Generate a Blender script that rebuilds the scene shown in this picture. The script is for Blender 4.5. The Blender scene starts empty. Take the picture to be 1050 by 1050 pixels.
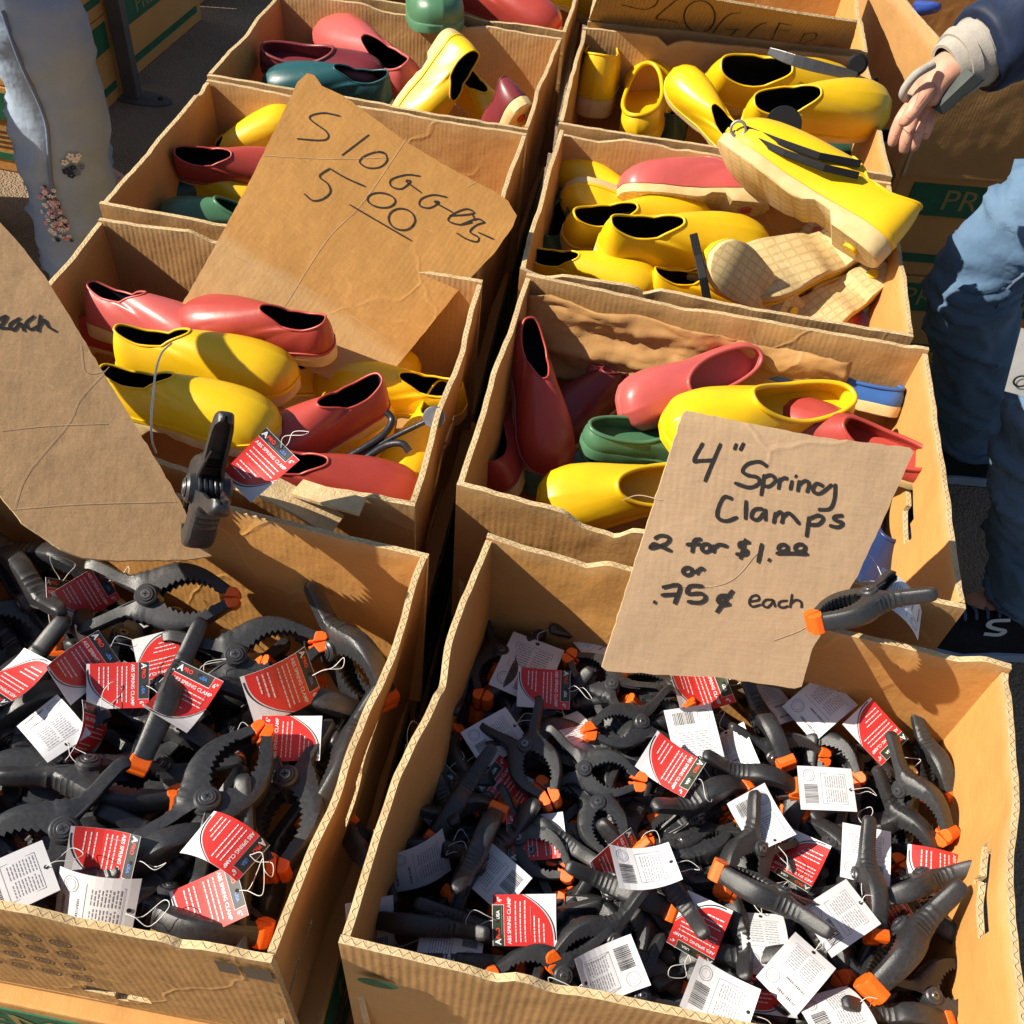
import bpy, bmesh, math, random
from mathutils import Vector, Matrix, noise
random.seed(7)
V = Vector
scene = bpy.context.scene
COL = scene.collection
T = 0.72                                   # height of the carton rims above the ground

# ------------------------------------------------------------------ camera
FPX, CAM = 1029.56, V((0, 0, 1.46))
def cam_axes(p, y, r):
    p, y, r = map(math.radians, (p, y, r))
    f = V((math.sin(y)*math.cos(p), math.cos(y)*math.cos(p), -math.sin(p)))
    ri = V((math.cos(y), -math.sin(y), 0)); up = ri.cross(f)
    return ri*math.cos(r)+up*math.sin(r), -ri*math.sin(r)+up*math.cos(r), f
CR, CU, CF = cam_axes(47.479, -6.651, 6.937)
def ray(px, py): return CR*((px-525)/FPX) + CU*((525-py)/FPX) + CF
def at(px, py, z):
    d = ray(px, py); return CAM + d*((z-CAM.z)/d.z)
def aty(px, py, y):
    d = ray(px, py); return CAM + d*((y-CAM.y)/d.y)
def on_plane(px, py, p0, n):
    d = ray(px, py); return CAM + d*((p0-CAM).dot(n)/d.dot(n))
cd = bpy.data.cameras.new('camera'); cam = bpy.data.objects.new('camera', cd); COL.objects.link(cam)
cam.matrix_world = Matrix((( CR.x, CU.x, -CF.x, CAM.x), (CR.y, CU.y, -CF.y, CAM.y), (CR.z, CU.z, -CF.z, CAM.z), (0,0,0,1)))
cd.sensor_width = 36; cd.lens = 36*FPX/1050; cd.clip_start = .05; cd.clip_end = 500
scene.camera = cam

# ------------------------------------------------------------------ light
SUN = V((-math.cos(math.radians(14))*math.cos(math.radians(39)), -math.sin(math.radians(14))*math.cos(math.radians(39)), math.sin(math.radians(39))))
w = bpy.data.worlds.new('World'); scene.world = w; w.use_nodes = True
nt = w.node_tree; bg = nt.nodes['Background']; sk = nt.nodes.new('ShaderNodeTexSky')
sk.sky_type = 'NISHITA'; sk.sun_disc = False; sk.sun_elevation = math.radians(39); sk.sun_rotation = math.atan2(SUN.x, SUN.y)
nt.links.new(sk.outputs[0], bg.inputs[0]); bg.inputs[1].default_value = 0.062
sl = bpy.data.lights.new('sun', 'SUN'); sl.energy = 5.0; sl.angle = math.radians(.5); sl.color = (1, .91, .77)
so = bpy.data.objects.new('sun', sl); COL.objects.link(so); so.rotation_euler = SUN.to_track_quat('Z', 'Y').to_euler(); so.location = SUN*20
scene.view_settings.view_transform = 'Standard'; scene.view_settings.look = 'None'; scene.view_settings.exposure = 0.68; scene.view_settings.gamma = 1
scene.cycles.max_bounces = 8

# ------------------------------------------------------------------ materials
class N:
    def __init__(s, name):
        s.m = bpy.data.materials.new(name); s.m.use_nodes = True; s.t = s.m.node_tree
        s.b = s.t.nodes['Principled BSDF']
    def new(s, typ, **kw):
        n = s.t.nodes.new('ShaderNode'+typ)
        for k, v in kw.items():
            if k.startswith('i_'):
                n.inputs[int(k[2:]) if k[2:].isdigit() else k[2:]].default_value = v
            else: setattr(n, k, v)
        return n
    def l(s, a, b): s.t.links.new(a, b)
    def math(s, op, a, b=None):
        n = s.new('Math', operation=op)
        for i, x in enumerate((a, b)):
            if x is None: continue
            if isinstance(x, (int, float)): n.inputs[i].default_value = x
            else: s.l(x, n.inputs[i])
        return n.outputs[0]
    def noise(s, vec, scale, detail=4, rough=.55):
        n = s.new('TexNoise'); n.inputs['Scale'].default_value = scale; n.inputs['Detail'].default_value = detail; n.inputs['Roughness'].default_value = rough
        if vec is not None: s.l(vec, n.inputs['Vector'])
        return n.outputs['Fac']
    def ramp(s, fac, stops):
        n = s.new('ValToRGB'); e = n.color_ramp.elements
        while len(e) < len(stops): e.new(.5)
        for i, (p, c) in enumerate(stops):
            e[i].position = p; e[i].color = c if len(c) == 4 else (*c, 1)
        s.l(fac, n.inputs[0]); return n.outputs['Color']
    def mix(s, fac, a, b, mode='MIX'):
        n = s.new('MixRGB', blend_type=mode)
        for i, x in enumerate((fac, a, b)):
            if isinstance(x, (int, float)): n.inputs[i].default_value = x
            elif isinstance(x, tuple): n.inputs[i].default_value = (*x, 1)
            else: s.l(x, n.inputs[i])
        return n.outputs[0]
    def bump(s, h, strength=.3, dist=.001, nrm=None):
        n = s.new('Bump'); n.inputs['Strength'].default_value = strength; n.inputs['Distance'].default_value = dist
        s.l(h, n.inputs['Height'])
        if nrm is not None: s.l(nrm, n.inputs['Normal'])
        return n.outputs[0]
    def fin(s, col, rough, nrm=None, spec=.5, **kw):
        if isinstance(col, tuple): s.b.inputs['Base Color'].default_value = (*col, 1)
        else: s.l(col, s.b.inputs['Base Color'])
        if isinstance(rough, (int, float)): s.b.inputs['Roughness'].default_value = rough
        else: s.l(rough, s.b.inputs['Roughness'])
        if nrm is not None: s.l(nrm, s.b.inputs['Normal'])
        s.b.inputs['Specular IOR Level'].default_value = spec
        for k, v in kw.items(): s.b.inputs[k].default_value = v
        return s.m
def gen(n): return n.new('TexCoord').outputs['Object']
def uvc(n): return n.new('TexCoord').outputs['UV']
def sc(c, k): return tuple(x*k for x in c)

def cardboard(name, c, flute=.07, strip=.0, rough=.62):
    n = N(name); o = gen(n); uv = uvc(n)
    info = n.new('ObjectInfo').outputs['Random']
    big = n.noise(o, 7, 3); fine = n.noise(o, 160, 5, .7)
    col = n.ramp(big, [(.25, sc(c, .80)), (.75, sc(c, 1.12))])
    # fibres: strongly stretched noise
    mp = n.new('Mapping'); mp.inputs['Scale'].default_value = (40, 500, 40); n.l(uv, mp.inputs['Vector'])
    fib = n.noise(mp.outputs[0], 1, 3)
    col = n.mix(.22, col, n.ramp(fib, [(.3, sc(c, .55)), (.7, sc(c, 1.25))]))
    st = n.noise(o, 19, 6, .65)
    col = n.mix(n.ramp(st, [(.60, (0, 0, 0)), (.78, (.32, .32, .32))]), col, sc((c[0]*.55, c[1]*.5, c[2]*.5), 1))
    col = n.mix(.25, col, n.ramp(info, [(0, sc(c, .85)), (1, sc(c, 1.15))]))
    # flutes run up the wall, worn smooth in places
    sx = n.new('SeparateXYZ'); n.l(uv, sx.inputs[0])
    fl = n.math('SINE', n.math('MULTIPLY', sx.outputs[0], 2*math.pi/.0068))
    wear = n.ramp(n.noise(o, 5, 2), [(.42-strip*.3, (.25, .25, .25)), (.60-strip*.3, (1, 1, 1))])
    h = n.math('ADD', n.math('MULTIPLY', n.math('MULTIPLY', fl, wear), flute), n.math('MULTIPLY', fine, .5))
    crease = n.noise(o, 26, 2)
    h = n.math('ADD', h, n.math('MULTIPLY', crease, 1.2))
    dent = n.noise(o, 8, 3, .6); h = n.math('ADD', h, n.math('MULTIPLY', dent, 5))
    vo = n.new('TexVoronoi', feature='DISTANCE_TO_EDGE'); vo.inputs['Scale'].default_value = 7; wob = n.new('VectorMath', operation='ADD'); nz = n.new('TexNoise'); nz.inputs['Scale'].default_value = 14; n.l(o, nz.inputs['Vector'])
    sc_ = n.new('VectorMath', operation='SCALE'); sc_.inputs['Scale'].default_value = .05; n.l(nz.outputs['Color'], sc_.inputs[0]); n.l(o, wob.inputs[0]); n.l(sc_.outputs[0], wob.inputs[1]); n.l(wob.outputs[0], vo.inputs['Vector'])
    msk = n.ramp(n.noise(o, 3.3, 2), [(.50, (0, 0, 0)), (.62, (1, 1, 1))])
    cl = n.math('MULTIPLY', n.ramp(vo.outputs['Distance'], [(.0, (1, 1, 1)), (.022, (0, 0, 0))]), msk)
    col = n.mix(n.math('MULTIPLY', cl, .16), col, tuple(min(1, x*1.35+.06) for x in c))
    h = n.math('ADD', h, n.math('MULTIPLY', cl, .6))
    mp2 = n.new('Mapping'); mp2.inputs['Scale'].default_value = (7, 160, 90); mp2.inputs['Rotation'].default_value = (.3, .2, .5); n.l(o, mp2.inputs['Vector'])
    scr = n.ramp(n.noise(mp2.outputs[0], 1, 5, .7), [(.66, (0, 0, 0)), (.74, (.45, .45, .45))])
    col = n.mix(scr, col, tuple(min(1, x*1.25+.05) for x in c))
    # rubbed, paler rim
    rim = n.math('MULTIPLY', n.ramp(n.math('SUBTRACT', sx.outputs[1], n.math('MULTIPLY', n.noise(o, 30, 4), .022)), [(.212, (0, 0, 0)), (.226, (1, 1, 1))]), .35)
    col = n.mix(rim, col, (.62, .44, .23))
    return n.fin(col, rough, n.bump(h, .6, .0016), .28)
K = (.475, .258, .092)
m_card = cardboard('kraft_card', K)
m_card_flute = cardboard('kraft_card_fluted', (.48, .27, .105), .10, .5)
m_card_bright = cardboard('kraft_card_smooth', (.56, .28, .082), .04)
m_sign_pale = cardboard('sign_card_pale', (.44, .295, .175), .03)
m_sign_warm = cardboard('sign_card_warm', (.47, .29, .145), .03)
m_sign_tan = cardboard('sign_card_tan', (.50, .25, .068), .04)
m_sign_flute = cardboard('sign_card_fluted', (.47, .29, .125), .7, 1.0)
def edge_mat():
    n = N('raw_card_edge'); uv = uvc(n); o = gen(n)
    sx = n.new('SeparateXYZ'); n.l(uv, sx.inputs[0])
    wv = n.math('SINE', n.math('ADD', n.math('MULTIPLY', sx.outputs[0], 2*math.pi/.0085), n.math('MULTIPLY', n.noise(o, 40, 2), 4)))
    d1 = n.math('ABSOLUTE', n.math('SUBTRACT', n.math('SUBTRACT', sx.outputs[1], .28), n.math('MULTIPLY', wv, .17)))
    d2 = n.math('ABSOLUTE', n.math('SUBTRACT', n.math('SUBTRACT', sx.outputs[1], .72), n.math('MULTIPLY', wv, -.17)))
    d = n.math('ABSOLUTE', n.math('SUBTRACT', n.math('SUBTRACT', sx.outputs[1], .5), n.math('MULTIPLY', wv, .26)))
    f = n.ramp(d, [(.04, (1, 1, 1)), (.13, (0, 0, 0))])
    pale = n.ramp(n.noise(o, 60, 5, .7), [(.3, (.50, .35, .17)), (.7, (.68, .52, .30))])
    col = n.mix(n.mix(n.ramp(n.noise(o, 22, 2), [(.48, (0, 0, 0)), (.70, (.22, .22, .22))]), (0, 0, 0), f), n.mix(n.ramp(n.noise(o, 11, 5, .7), [(.5, (0, 0, 0)), (.72, (.7, .7, .7))]), pale, (.36, .25, .13)), (.36, .23, .10))
    return n.fin(col, .8, n.bump(n.math('ADD', f, n.noise(o, 300, 3)), .7, .0015), .2)
m_edge = edge_mat()
def plain(name, c, rough=.5, var=.12, nscale=30, bump=0, bscale=200, spec=.5, **kw):
    n = N(name); o = gen(n)
    col = n.ramp(n.noise(o, nscale, 5, .6), [(.3, sc(c, 1-var)), (.7, sc(c, 1+var))])
    nr = n.bump(n.noise(o, bscale, 4), bump, .001) if bump else None
    return n.fin(col, rough, nr, spec, **kw)
def rubber(name, c, rough=.3):
    n = N(name); o = gen(n); info = n.new('ObjectInfo').outputs['Random']
    col = n.ramp(n.noise(o, 12, 3), [(.3, sc(c, .84)), (.7, sc(c, 1.06))])
    col = n.mix(.3, col, n.ramp(info, [(0, sc(c, .72)), (1, sc(c, 1.08))]))
    col = n.mix(n.ramp(n.noise(o, 7, 6, .7), [(.52, (0, 0, 0)), (.72, (.30, .30, .30))]), col, tuple(x*.55+.02 for x in c))
    scuff = n.ramp(n.noise(o, 34, 8, .75), [(.62, (0, 0, 0)), (.72, (.35, .35, .35))])
    col = n.mix(scuff, col, tuple(min(1, x*.66+.035) for x in c))
    r = n.math('ADD', n.math('MULTIPLY', n.noise(o, 22, 5), .28), rough-.06)
    return n.fin(col, r, n.bump(n.noise(o, 55, 3), .12, .002), .5)
RC = dict(yellow=(.86, .53, .008), red=(.46, .062, .045), pink=(.56, .105, .095), maroon=(.20, .030, .036), green=(.075, .20, .105),
          dark_green=(.020, .075, .055), teal=(.014, .085, .095), blue=(.045, .14, .42), navy=(.016, .035, .12))
M_R = {k: rubber('rubber_'+k, c) for k, c in RC.items()}
m_lining = plain('black_lining', (.012, .012, .014), .85, .3, 80, .3, 600, .2)
def sole_mat():
    n = N('cream_sole'); o = gen(n)
    col = n.ramp(n.noise(o, 30, 5, .65), [(.3, (.56, .40, .17)), (.7, (.72, .55, .28))])
    br = n.new('TexBrick'); br.offset = 0; br.inputs['Scale'].default_value = 30; br.inputs['Mortar Size'].default_value = .05; br.inputs['Brick Width'].default_value = .62; br.inputs['Row Height'].default_value = .42
    n.l(o, br.inputs['Vector'])
    g = n.new('NewGeometry'); vt = n.new('VectorTransform', vector_type='NORMAL', convert_from='WORLD', convert_to='OBJECT'); n.l(g.outputs['Normal'], vt.inputs[0])
    sx = n.new('SeparateXYZ'); n.l(vt.outputs[0], sx.inputs[0])
    under = n.ramp(n.math('MULTIPLY', sx.outputs[2], -1), [(.5, (0, 0, 0)), (.8, (1, 1, 1))])
    h = n.math('MULTIPLY', n.math('SUBTRACT', 1, br.outputs['Fac']), under)
    col = n.mix(n.math('MULTIPLY', n.math('MULTIPLY', br.outputs['Fac'], under), .25), col, (.25, .16, .06))
    return n.fin(col, .62, n.bump(h, .8, .0022), .3)
m_sole = sole_mat()
def abs_black():
    n = N('black_abs'); o = gen(n)
    col = n.ramp(n.noise(o, 40, 5), [(.3, (.014, .015, .017)), (.75, (.034, .035, .038))])
    dust = n.ramp(n.noise(o, 90, 6, .75), [(.60, (0, 0, 0)), (.8, (.22, .22, .22))])
    col = n.mix(dust, col, (.16, .15, .14))
    r = n.math('ADD', n.math('MULTIPLY', n.noise(o, 60, 4), .20), .27)
    return n.fin(col, r, n.bump(n.noise(o, 420, 3), .30, .0007), .75)
m_abs = abs_black()
m_hanger = plain('black_hanger_plastic', (.008, .008, .009), .6, .2, 60, .15, 300, .2)
m_bolt = plain('black_bolt', (.035, .036, .04), .32, .2, 60, .15, 400, .6)
m_screw = plain('dark_steel_screw', (.22, .22, .23), .35, .2, 90, **{'Metallic': .9})
m_recess_shade = plain('recess_shade_black', (.008, .008, .008), .8)  # black standing in for the shade inside holes and slots that are not cut
m_spring = plain('spring_steel', (.10, .10, .105), .38, .2, 120, **{'Metallic': .8})
m_orange = plain('orange_pad', (.88, .135, .008), .42, .1, 60, .3, 500)
m_red_print = plain('tag_red', (.62, .035, .030), .30, .05, 60)
m_white = plain('tag_white', (.70, .70, .72), .42, .03, 40)
m_ink = plain('black_ink', (.018, .018, .020), .5, .1)
m_grey_ink = plain('grey_ink', (.24, .24, .27), .6, .1)
m_marker = plain('black_marker', (.022, .018, .015), .55, .2)
m_tag_green = plain('tag_dark_green', (.035, .045, .022), .4)
m_tag_red2 = plain('tag_logo_red', (.75, .06, .03), .4)
m_tag_blue = plain('tag_logo_blue', (.06, .18, .5), .4)
m_string = plain('white_string', (.72, .72, .70), .5)
m_green_print = plain('green_print', (.018, .115, .055), .6, .2, 25, .2, 200, .3)
m_tape = plain('dark_tape', (.05, .045, .04), .4)
m_gold_print = plain('yellow_print', (.27, .21, .06), .6)
m_steel = plain('painted_steel', (.075, .075, .075), .55, .15, 20, .2, 150)
m_iron = plain('black_iron', (.055, .055, .060), .38, .3, 80, .3, 300, **{'Metallic': .7})
m_alu = plain('dull_alloy', (.30, .30, .31), .42, .25, 60, .2, 200, **{'Metallic': .8})
def denim(name, c, c2):
    n = N(name); o = gen(n)
    wv = n.new('TexWave'); wv.inputs['Scale'].default_value = 330; wv.inputs['Distortion'].default_value = 3; wv.bands_direction = 'DIAGONAL'; n.l(o, wv.inputs['Vector'])
    col = n.ramp(n.noise(o, 5, 5, .6), [(.32, c), (.68, c2)])
    col = n.mix(.35, col, n.ramp(wv.outputs['Fac'], [(.3, sc(c, .65)), (.7, sc(c2, 1.25))]))
    h = n.math('ADD', n.math('MULTIPLY', wv.outputs['Fac'], .15), n.math('MULTIPLY', n.noise(o, 16, 3), 4))
    return n.fin(col, .85, n.bump(h, .5, .006), .15)
m_jeans = denim('blue_denim', (.075, .145, .25), (.17, .27, .40))
m_jeans_pale = denim('pale_denim', (.20, .27, .38), (.36, .44, .54))
m_seam = denim('seam_denim', (.09, .12, .20), (.2, .25, .33))
m_navy = plain('navy_sleeve', (.012, .022, .055), .6, .4, 25, .8, 60, .3)
m_purple = plain('purple_fleece', (.065, .050, .10), .9, .2, 60, .6, 300, .1)
m_brace = plain('beige_brace', (.36, .33, .29), .85, .1, 80, .6, 500, .1)
m_splint = plain('grey_green_splint', (.045, .055, .052), .6, .2, 50, .3, 300, .3)
m_shoe_black = plain('black_knit', (.010, .010, .012), .75, .3, 120, .6, 700, .2)
m_shoe_sole = plain('pale_blue_sole', (.35, .42, .50), .6)
m_skin = plain('skin', (.56, .29, .195), .5, .22, 55, .25, 260, .35, **{'Subsurface Weight': .08})
m_skin_line = plain('skin_crease', (.36, .14, .09), .6)
m_crease = plain('card_crease', (.50, .345, .21), .8, .3, 60)
m_nail = plain('nail', (.70, .42, .34), .3)
m_hair = plain('hair', (.06, .04, .03), .6)
m_petal_w = plain('white_thread', (.72, .68, .62), .7)
m_petal_p = plain('pink_thread', (.62, .30, .32), .7)
m_patch = plain('white_patch', (.76, .76, .74), .6)
def asphalt():
    n = N('asphalt'); o = gen(n)
    vo = n.new('TexVoronoi'); vo.inputs['Scale'].default_value = 190; n.l(o, vo.inputs['Vector'])
    base = n.ramp(n.noise(o, 2.2, 6, .65), [(.3, (.20, .138, .085)), (.7, (.33, .235, .15))])
    col = n.mix(n.ramp(vo.outputs['Color'], [(.55, (0, 0, 0)), (.95, (.55, .55, .55))]), base, (.30, .26, .22))
    col = n.mix(n.ramp(n.noise(o, 75, 3), [(.68, (0, 0, 0)), (.74, (.8, .8, .8))]), col, (.42, .37, .31))
    h = n.math('ADD', n.math('MULTIPLY', vo.outputs['Distance'], -1), n.math('MULTIPLY', n.noise(o, 40, 4), .8))
    return n.fin(col, .88, n.bump(h, .8, .006), .25)
m_asphalt = asphalt()

# ------------------------------------------------------------------ mesh helpers
class MB:
    def __init__(s): s.v, s.f, s.m, s.uv, s.mats = [], [], [], {}, []
    def mi(s, mat):
        if mat not in s.mats: s.mats.append(mat)
        return s.mats.index(mat)
    def face(s, idx, mat, uv=None):
        if uv: s.uv[len(s.f)] = uv
        s.f.append(tuple(idx)); s.m.append(s.mi(mat))
    def add(s, p): s.v.append(tuple(p)); return len(s.v)-1
    def rings(s, rings, mat, closed=True, cap0=False, cap1=False):
        ids = [[s.add(p) for p in r] for r in rings]; n = len(ids[0])
        for a, b in zip(ids, ids[1:]):
            for i in range(n if closed else n-1):
                j = (i+1) % n; s.face((a[i], a[j], b[j], b[i]), mat)
        if cap0: s.face(ids[0][::-1], mat)
        if cap1: s.face(ids[-1], mat)
        return ids
    def tube(s, pts, r, mat, n=8, caps=True):
        pts = [V(p) for p in pts]; rad = r if isinstance(r, (list, tuple)) else [r]*len(pts)
        rings = []; prev = None
        for i, p in enumerate(pts):
            d = (pts[min(i+1, len(pts)-1)]-pts[max(i-1, 0)]).normalized()
            if prev is None: prev = d.orthogonal().normalized()
            u = (prev-d*prev.dot(d)); u = u.normalized() if u.length > 1e-6 else d.orthogonal().normalized(); prev = u
            wv = d.cross(u)
            rings.append([p+(u*math.cos(a)+wv*math.sin(a))*rad[i] for a in [2*math.pi*k/n for k in range(n)]])
        return s.rings(rings, mat, True, caps, caps)
    def box(s, lo, hi, mat):
        x0, y0, z0 = lo; x1, y1, z1 = hi
        i = [s.add(p) for p in ((x0,y0,z0),(x1,y0,z0),(x1,y1,z0),(x0,y1,z0),(x0,y0,z1),(x1,y0,z1),(x1,y1,z1),(x0,y1,z1))]
        for f in ((0,3,2,1),(4,5,6,7),(0,1,5,4),(1,2,6,5),(2,3,7,6),(3,0,4,7)): s.face([i[k] for k in f], mat)
    def prism(s, poly, z0, z1, mat):
        a = [s.add((x, y, z0)) for x, y in poly]; b = [s.add((x, y, z1)) for x, y in poly]; n = len(poly)
        s.face(a[::-1], mat); s.face(b, mat)
        for i in range(n): j = (i+1) % n; s.face((a[i], a[j], b[j], b[i]), mat)
    def cyl(s, c, ax, r, h0, h1, mat, n=20, bev=0):
        ax = V(ax).normalized(); u = ax.orthogonal().normalized(); wv = ax.cross(u); c = V(c)
        prof = [(r-bev, h0), (r, h0+bev), (r, h1-bev), (r-bev, h1)] if bev else [(r, h0), (r, h1)]
        s.rings([[c+ax*h+(u*math.cos(a)+wv*math.sin(a))*rr for a in [2*math.pi*k/n for k in range(n)]] for rr, h in prof], mat, True, True, True)
    def xform(s, fn): s.v = [tuple(fn(V(p))) for p in s.v]
    def mesh(s, name, smooth=None):
        me = bpy.data.meshes.new(name); me.from_pydata(s.v, [], s.f)
        for m in s.mats: me.materials.append(m)
        me.polygons.foreach_set('material_index', s.m)
        if s.uv:
            l = me.uv_layers.new(name='UVMap')
            for fi, uvs in s.uv.items():
                p = me.polygons[fi]
                for k, li in enumerate(p.loop_indices): l.data[li].uv = uvs[k]
        bm = bmesh.new(); bm.from_mesh(me); bmesh.ops.recalc_face_normals(bm, faces=bm.faces); bm.to_mesh(me); bm.free()
        if smooth is not None:
            me.polygons.foreach_set('use_smooth', [True]*len(me.polygons))
            me.set_sharp_from_angle(angle=math.radians(smooth))
        me.update(); return me
    def obj(s, name, parent=None, smooth=None): return link(name, s.mesh(name, smooth), parent)
def link(name, me, parent=None):
    o = bpy.data.objects.new(name, me); COL.objects.link(o)
    if parent is not None: o.parent = parent
    return o
def tag(o, label=None, cat=None, group=None, kind=None):
    for k, v in (('label', label), ('category', cat), ('group', group), ('kind', kind)):
        if v: o[k] = v
    return o
def thing(name, label, cat, loc=(0, 0, 0), group=None):
    o = bpy.data.objects.new(name, None); o.empty_display_size = .05; COL.objects.link(o); o.location = loc
    return tag(o, label, cat, group)
def copy_tree(o, parent=None):
    c = o.copy(); COL.objects.link(c)
    if parent is not None: c.parent = parent
    for ch in [x for x in o.children]: copy_tree(ch, c)
    return c
def frame(o, origin, x, z, scale=1):
    x = x.normalized(); y = z.cross(x).normalized(); z = x.cross(y)
    m = Matrix(((x.x, y.x, z.x), (x.y, y.y, z.y), (x.z, y.z, z.z))).to_4x4()
    o.matrix_world = Matrix.Translation(origin) @ m @ Matrix.Scale(scale, 4)
def bevel_mesh(me, w, seg=2, ang=30):
    bm = bmesh.new(); bm.from_mesh(me)
    es = [e for e in bm.edges if len(e.link_faces) == 2 and e.calc_face_angle(0) > math.radians(ang)]
    bmesh.ops.bevel(bm, geom=es, offset=w, segments=seg, profile=.6, affect='EDGES', clamp_overlap=True)
    bm.to_mesh(me); bm.free(); return me
def text_mesh(txt, size, mat, bold=0):
    c = bpy.data.curves.new('lettering', 'FONT'); c.body = txt; c.size = size; c.align_x = 'CENTER'; c.align_y = 'CENTER'; c.offset = bold; c.resolution_u = 3
    o = bpy.data.objects.new('lettering', c); COL.objects.link(o); bpy.context.view_layer.update()
    me = bpy.data.meshes.new_from_object(o.evaluated_get(bpy.context.evaluated_depsgraph_get()))
    bpy.data.objects.remove(o); bpy.data.curves.remove(c)
    vs = [v.co.copy() for v in me.vertices]; fs = [tuple(p.vertices) for p in me.polygons]
    bpy.data.meshes.remove(me); return vs, fs
def put_text(mb, txt, size, mat, fn, bold=0):
    vs, fs = text_mesh(txt, size, mat, bold); b = len(mb.v)
    for v in vs: mb.add(fn(v))
    for f in fs: mb.face([b+i for i in f], mat)
def skin_mesh(joints, edges, sub=2, root=0):
    me = bpy.data.meshes.new('skin'); me.from_pydata([j[:3] for j in joints], edges, [])
    o = bpy.data.objects.new('skin', me); COL.objects.link(o)
    sm = o.modifiers.new('s', 'SKIN'); sm.use_smooth_shade = True
    for i, j in enumerate(joints):
        sv = me.skin_vertices[0].data[i]; r = j[3]; sv.radius = r if isinstance(r, tuple) else (r, r); sv.use_root = (i == root)
    ss = o.modifiers.new('u', 'SUBSURF'); ss.levels = sub; ss.render_levels = sub
    bpy.context.view_layer.update()
    out = bpy.data.meshes.new_from_object(o.evaluated_get(bpy.context.evaluated_depsgraph_get()))
    bpy.data.objects.remove(o); bpy.data.meshes.remove(me)
    for p in out.polygons: p.use_smooth = True
    return out
def lerp(a, b, t): return a+(b-a)*t
def interp(tab, x):
    for (x0, y0), (x1, y1) in zip(tab, tab[1:]):
        if x <= x1: return y0+(y1-y0)*(max(x, x0)-x0)/(x1-x0)
    return tab[-1][1]
def smooth_path(P, n):
    P = [V(p) for p in P]; Q = [P[0]*2-P[1]]+P+[P[-1]*2-P[-2]]; out = []
    for k in range(n):
        t = k/(n-1)*(len(P)-1); i = min(int(t), len(P)-2); u = t-i; a, b, c, d = Q[i:i+4]
        out.append(.5*((2*b)+(c-a)*u+(2*a-5*b+4*c-d)*u*u+(3*b-a-3*c+d)*u**3))
    return out
# ================================================================== ground
g = MB(); nn = 60
for j in range(nn+1):
    for i in range(nn+1): g.add(((i/nn-.5)*120, (j/nn-.5)*120, 0))
for j in range(nn):
    for i in range(nn): a = j*(nn+1)+i; g.face((a, a+1, a+nn+2, a+nn+1), m_asphalt)
tag(g.obj('ground'), kind='structure')

# ================================================================== cartons
def panel(A, B, nrm, z0, z1, th=.006, prof=(), holes=(), bulge=.006, mo=None, mi_=None, seed=0, inset=0.012, jag=.0009, me_=None):
    """one corrugated wall from A to B (outer face), thickness towards nrm, with an uneven cut rim and torn hand holes"""
    mo = mo or m_card; mi_ = mi_ or m_card_bright; me_ = me_ or m_edge
    mb = MB(); L = (B-A).length; nu = max(8, int(L/.0055)); nv = 26
    P = {}
    def base(u, v, off):
        p = A.lerp(B, u)
        zt = z1 + (interp(prof, u) if prof else 0) + jag*noise.noise((u*L*55, seed*3.1, 0)) + .0024*noise.noise((u*L*7, seed*7.7, 2)) - .006*max(0, noise.noise((u*L*16, seed*2.9, 5))-.42)/.3
        z = z0+(zt-z0)*v
        e = 4*u*(1-u)
        b = bulge*e*(noise.noise((u*3+seed*5.3, v*1.7, seed))*1.1) + min(.0016, bulge*.3)*noise.noise((u*L*28, v*6, seed+9))*e
        q = p + nrm*(off+b+inset*(1-v)); q.z = z; return q
    hs = []
    for (hu, hv, ru, rv, ang) in holes: hs.append((hu*L, hv*(z1-z0), ru, rv, ang))
    def hd(u, v):
        best = 9
        for (hx, hy, ru, rv, ang) in hs:
            x = u*L-hx; y = v*(z1-z0)-hy; c, s_ = math.cos(ang), math.sin(ang)
            best = min(best, math.hypot((x*c+y*s_)/ru, (-x*s_+y*c)/rv))
        return best
    for off, k in ((0, 0), (th, 1)):
        for j in range(nv+1):
            for i in range(nu+1): P[k, i, j] = mb.add(base(i/nu, j/nv, off))
    alive = {}
    for j in range(nv):
        for i in range(nu): alive[i, j] = hd((i+.5)/nu, (j+.5)/nv) > 1+.12*noise.noise((i*.9, j*.9, seed))
    H = z1-z0
    def uv(i, j): return (i/nu*L, j/nv*H)
    for j in range(nv):
        for i in range(nu):
            if not alive[i, j]: continue
            cs = [(i, j), (i+1, j), (i+1, j+1), (i, j+1)]; us = [uv(*c) for c in cs]
            mb.face([P[(0,)+c] for c in cs], mo, us); mb.face([P[(1,)+c] for c in cs[::-1]], mi_, us[::-1])
            for (di, dj, c0, c1) in ((0, -1, cs[0], cs[1]), (1, 0, cs[1], cs[2]), (0, 1, cs[2], cs[3]), (-1, 0, cs[3], cs[0])):
                if not alive.get((i+di, j+dj), False):
                    l0 = c0[0]/nu*L+c0[1]/nv*H; l1 = c1[0]/nu*L+c1[1]/nv*H
                    mb.face((P[(0,)+c0], P[(0,)+c1], P[(1,)+c1], P[(1,)+c0]), me_, [(l0, 0), (l1, 0), (l1, 1), (l0, 1)])
    return mb
def px(p, z=T): return at(p[0], p[1], z)
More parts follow.
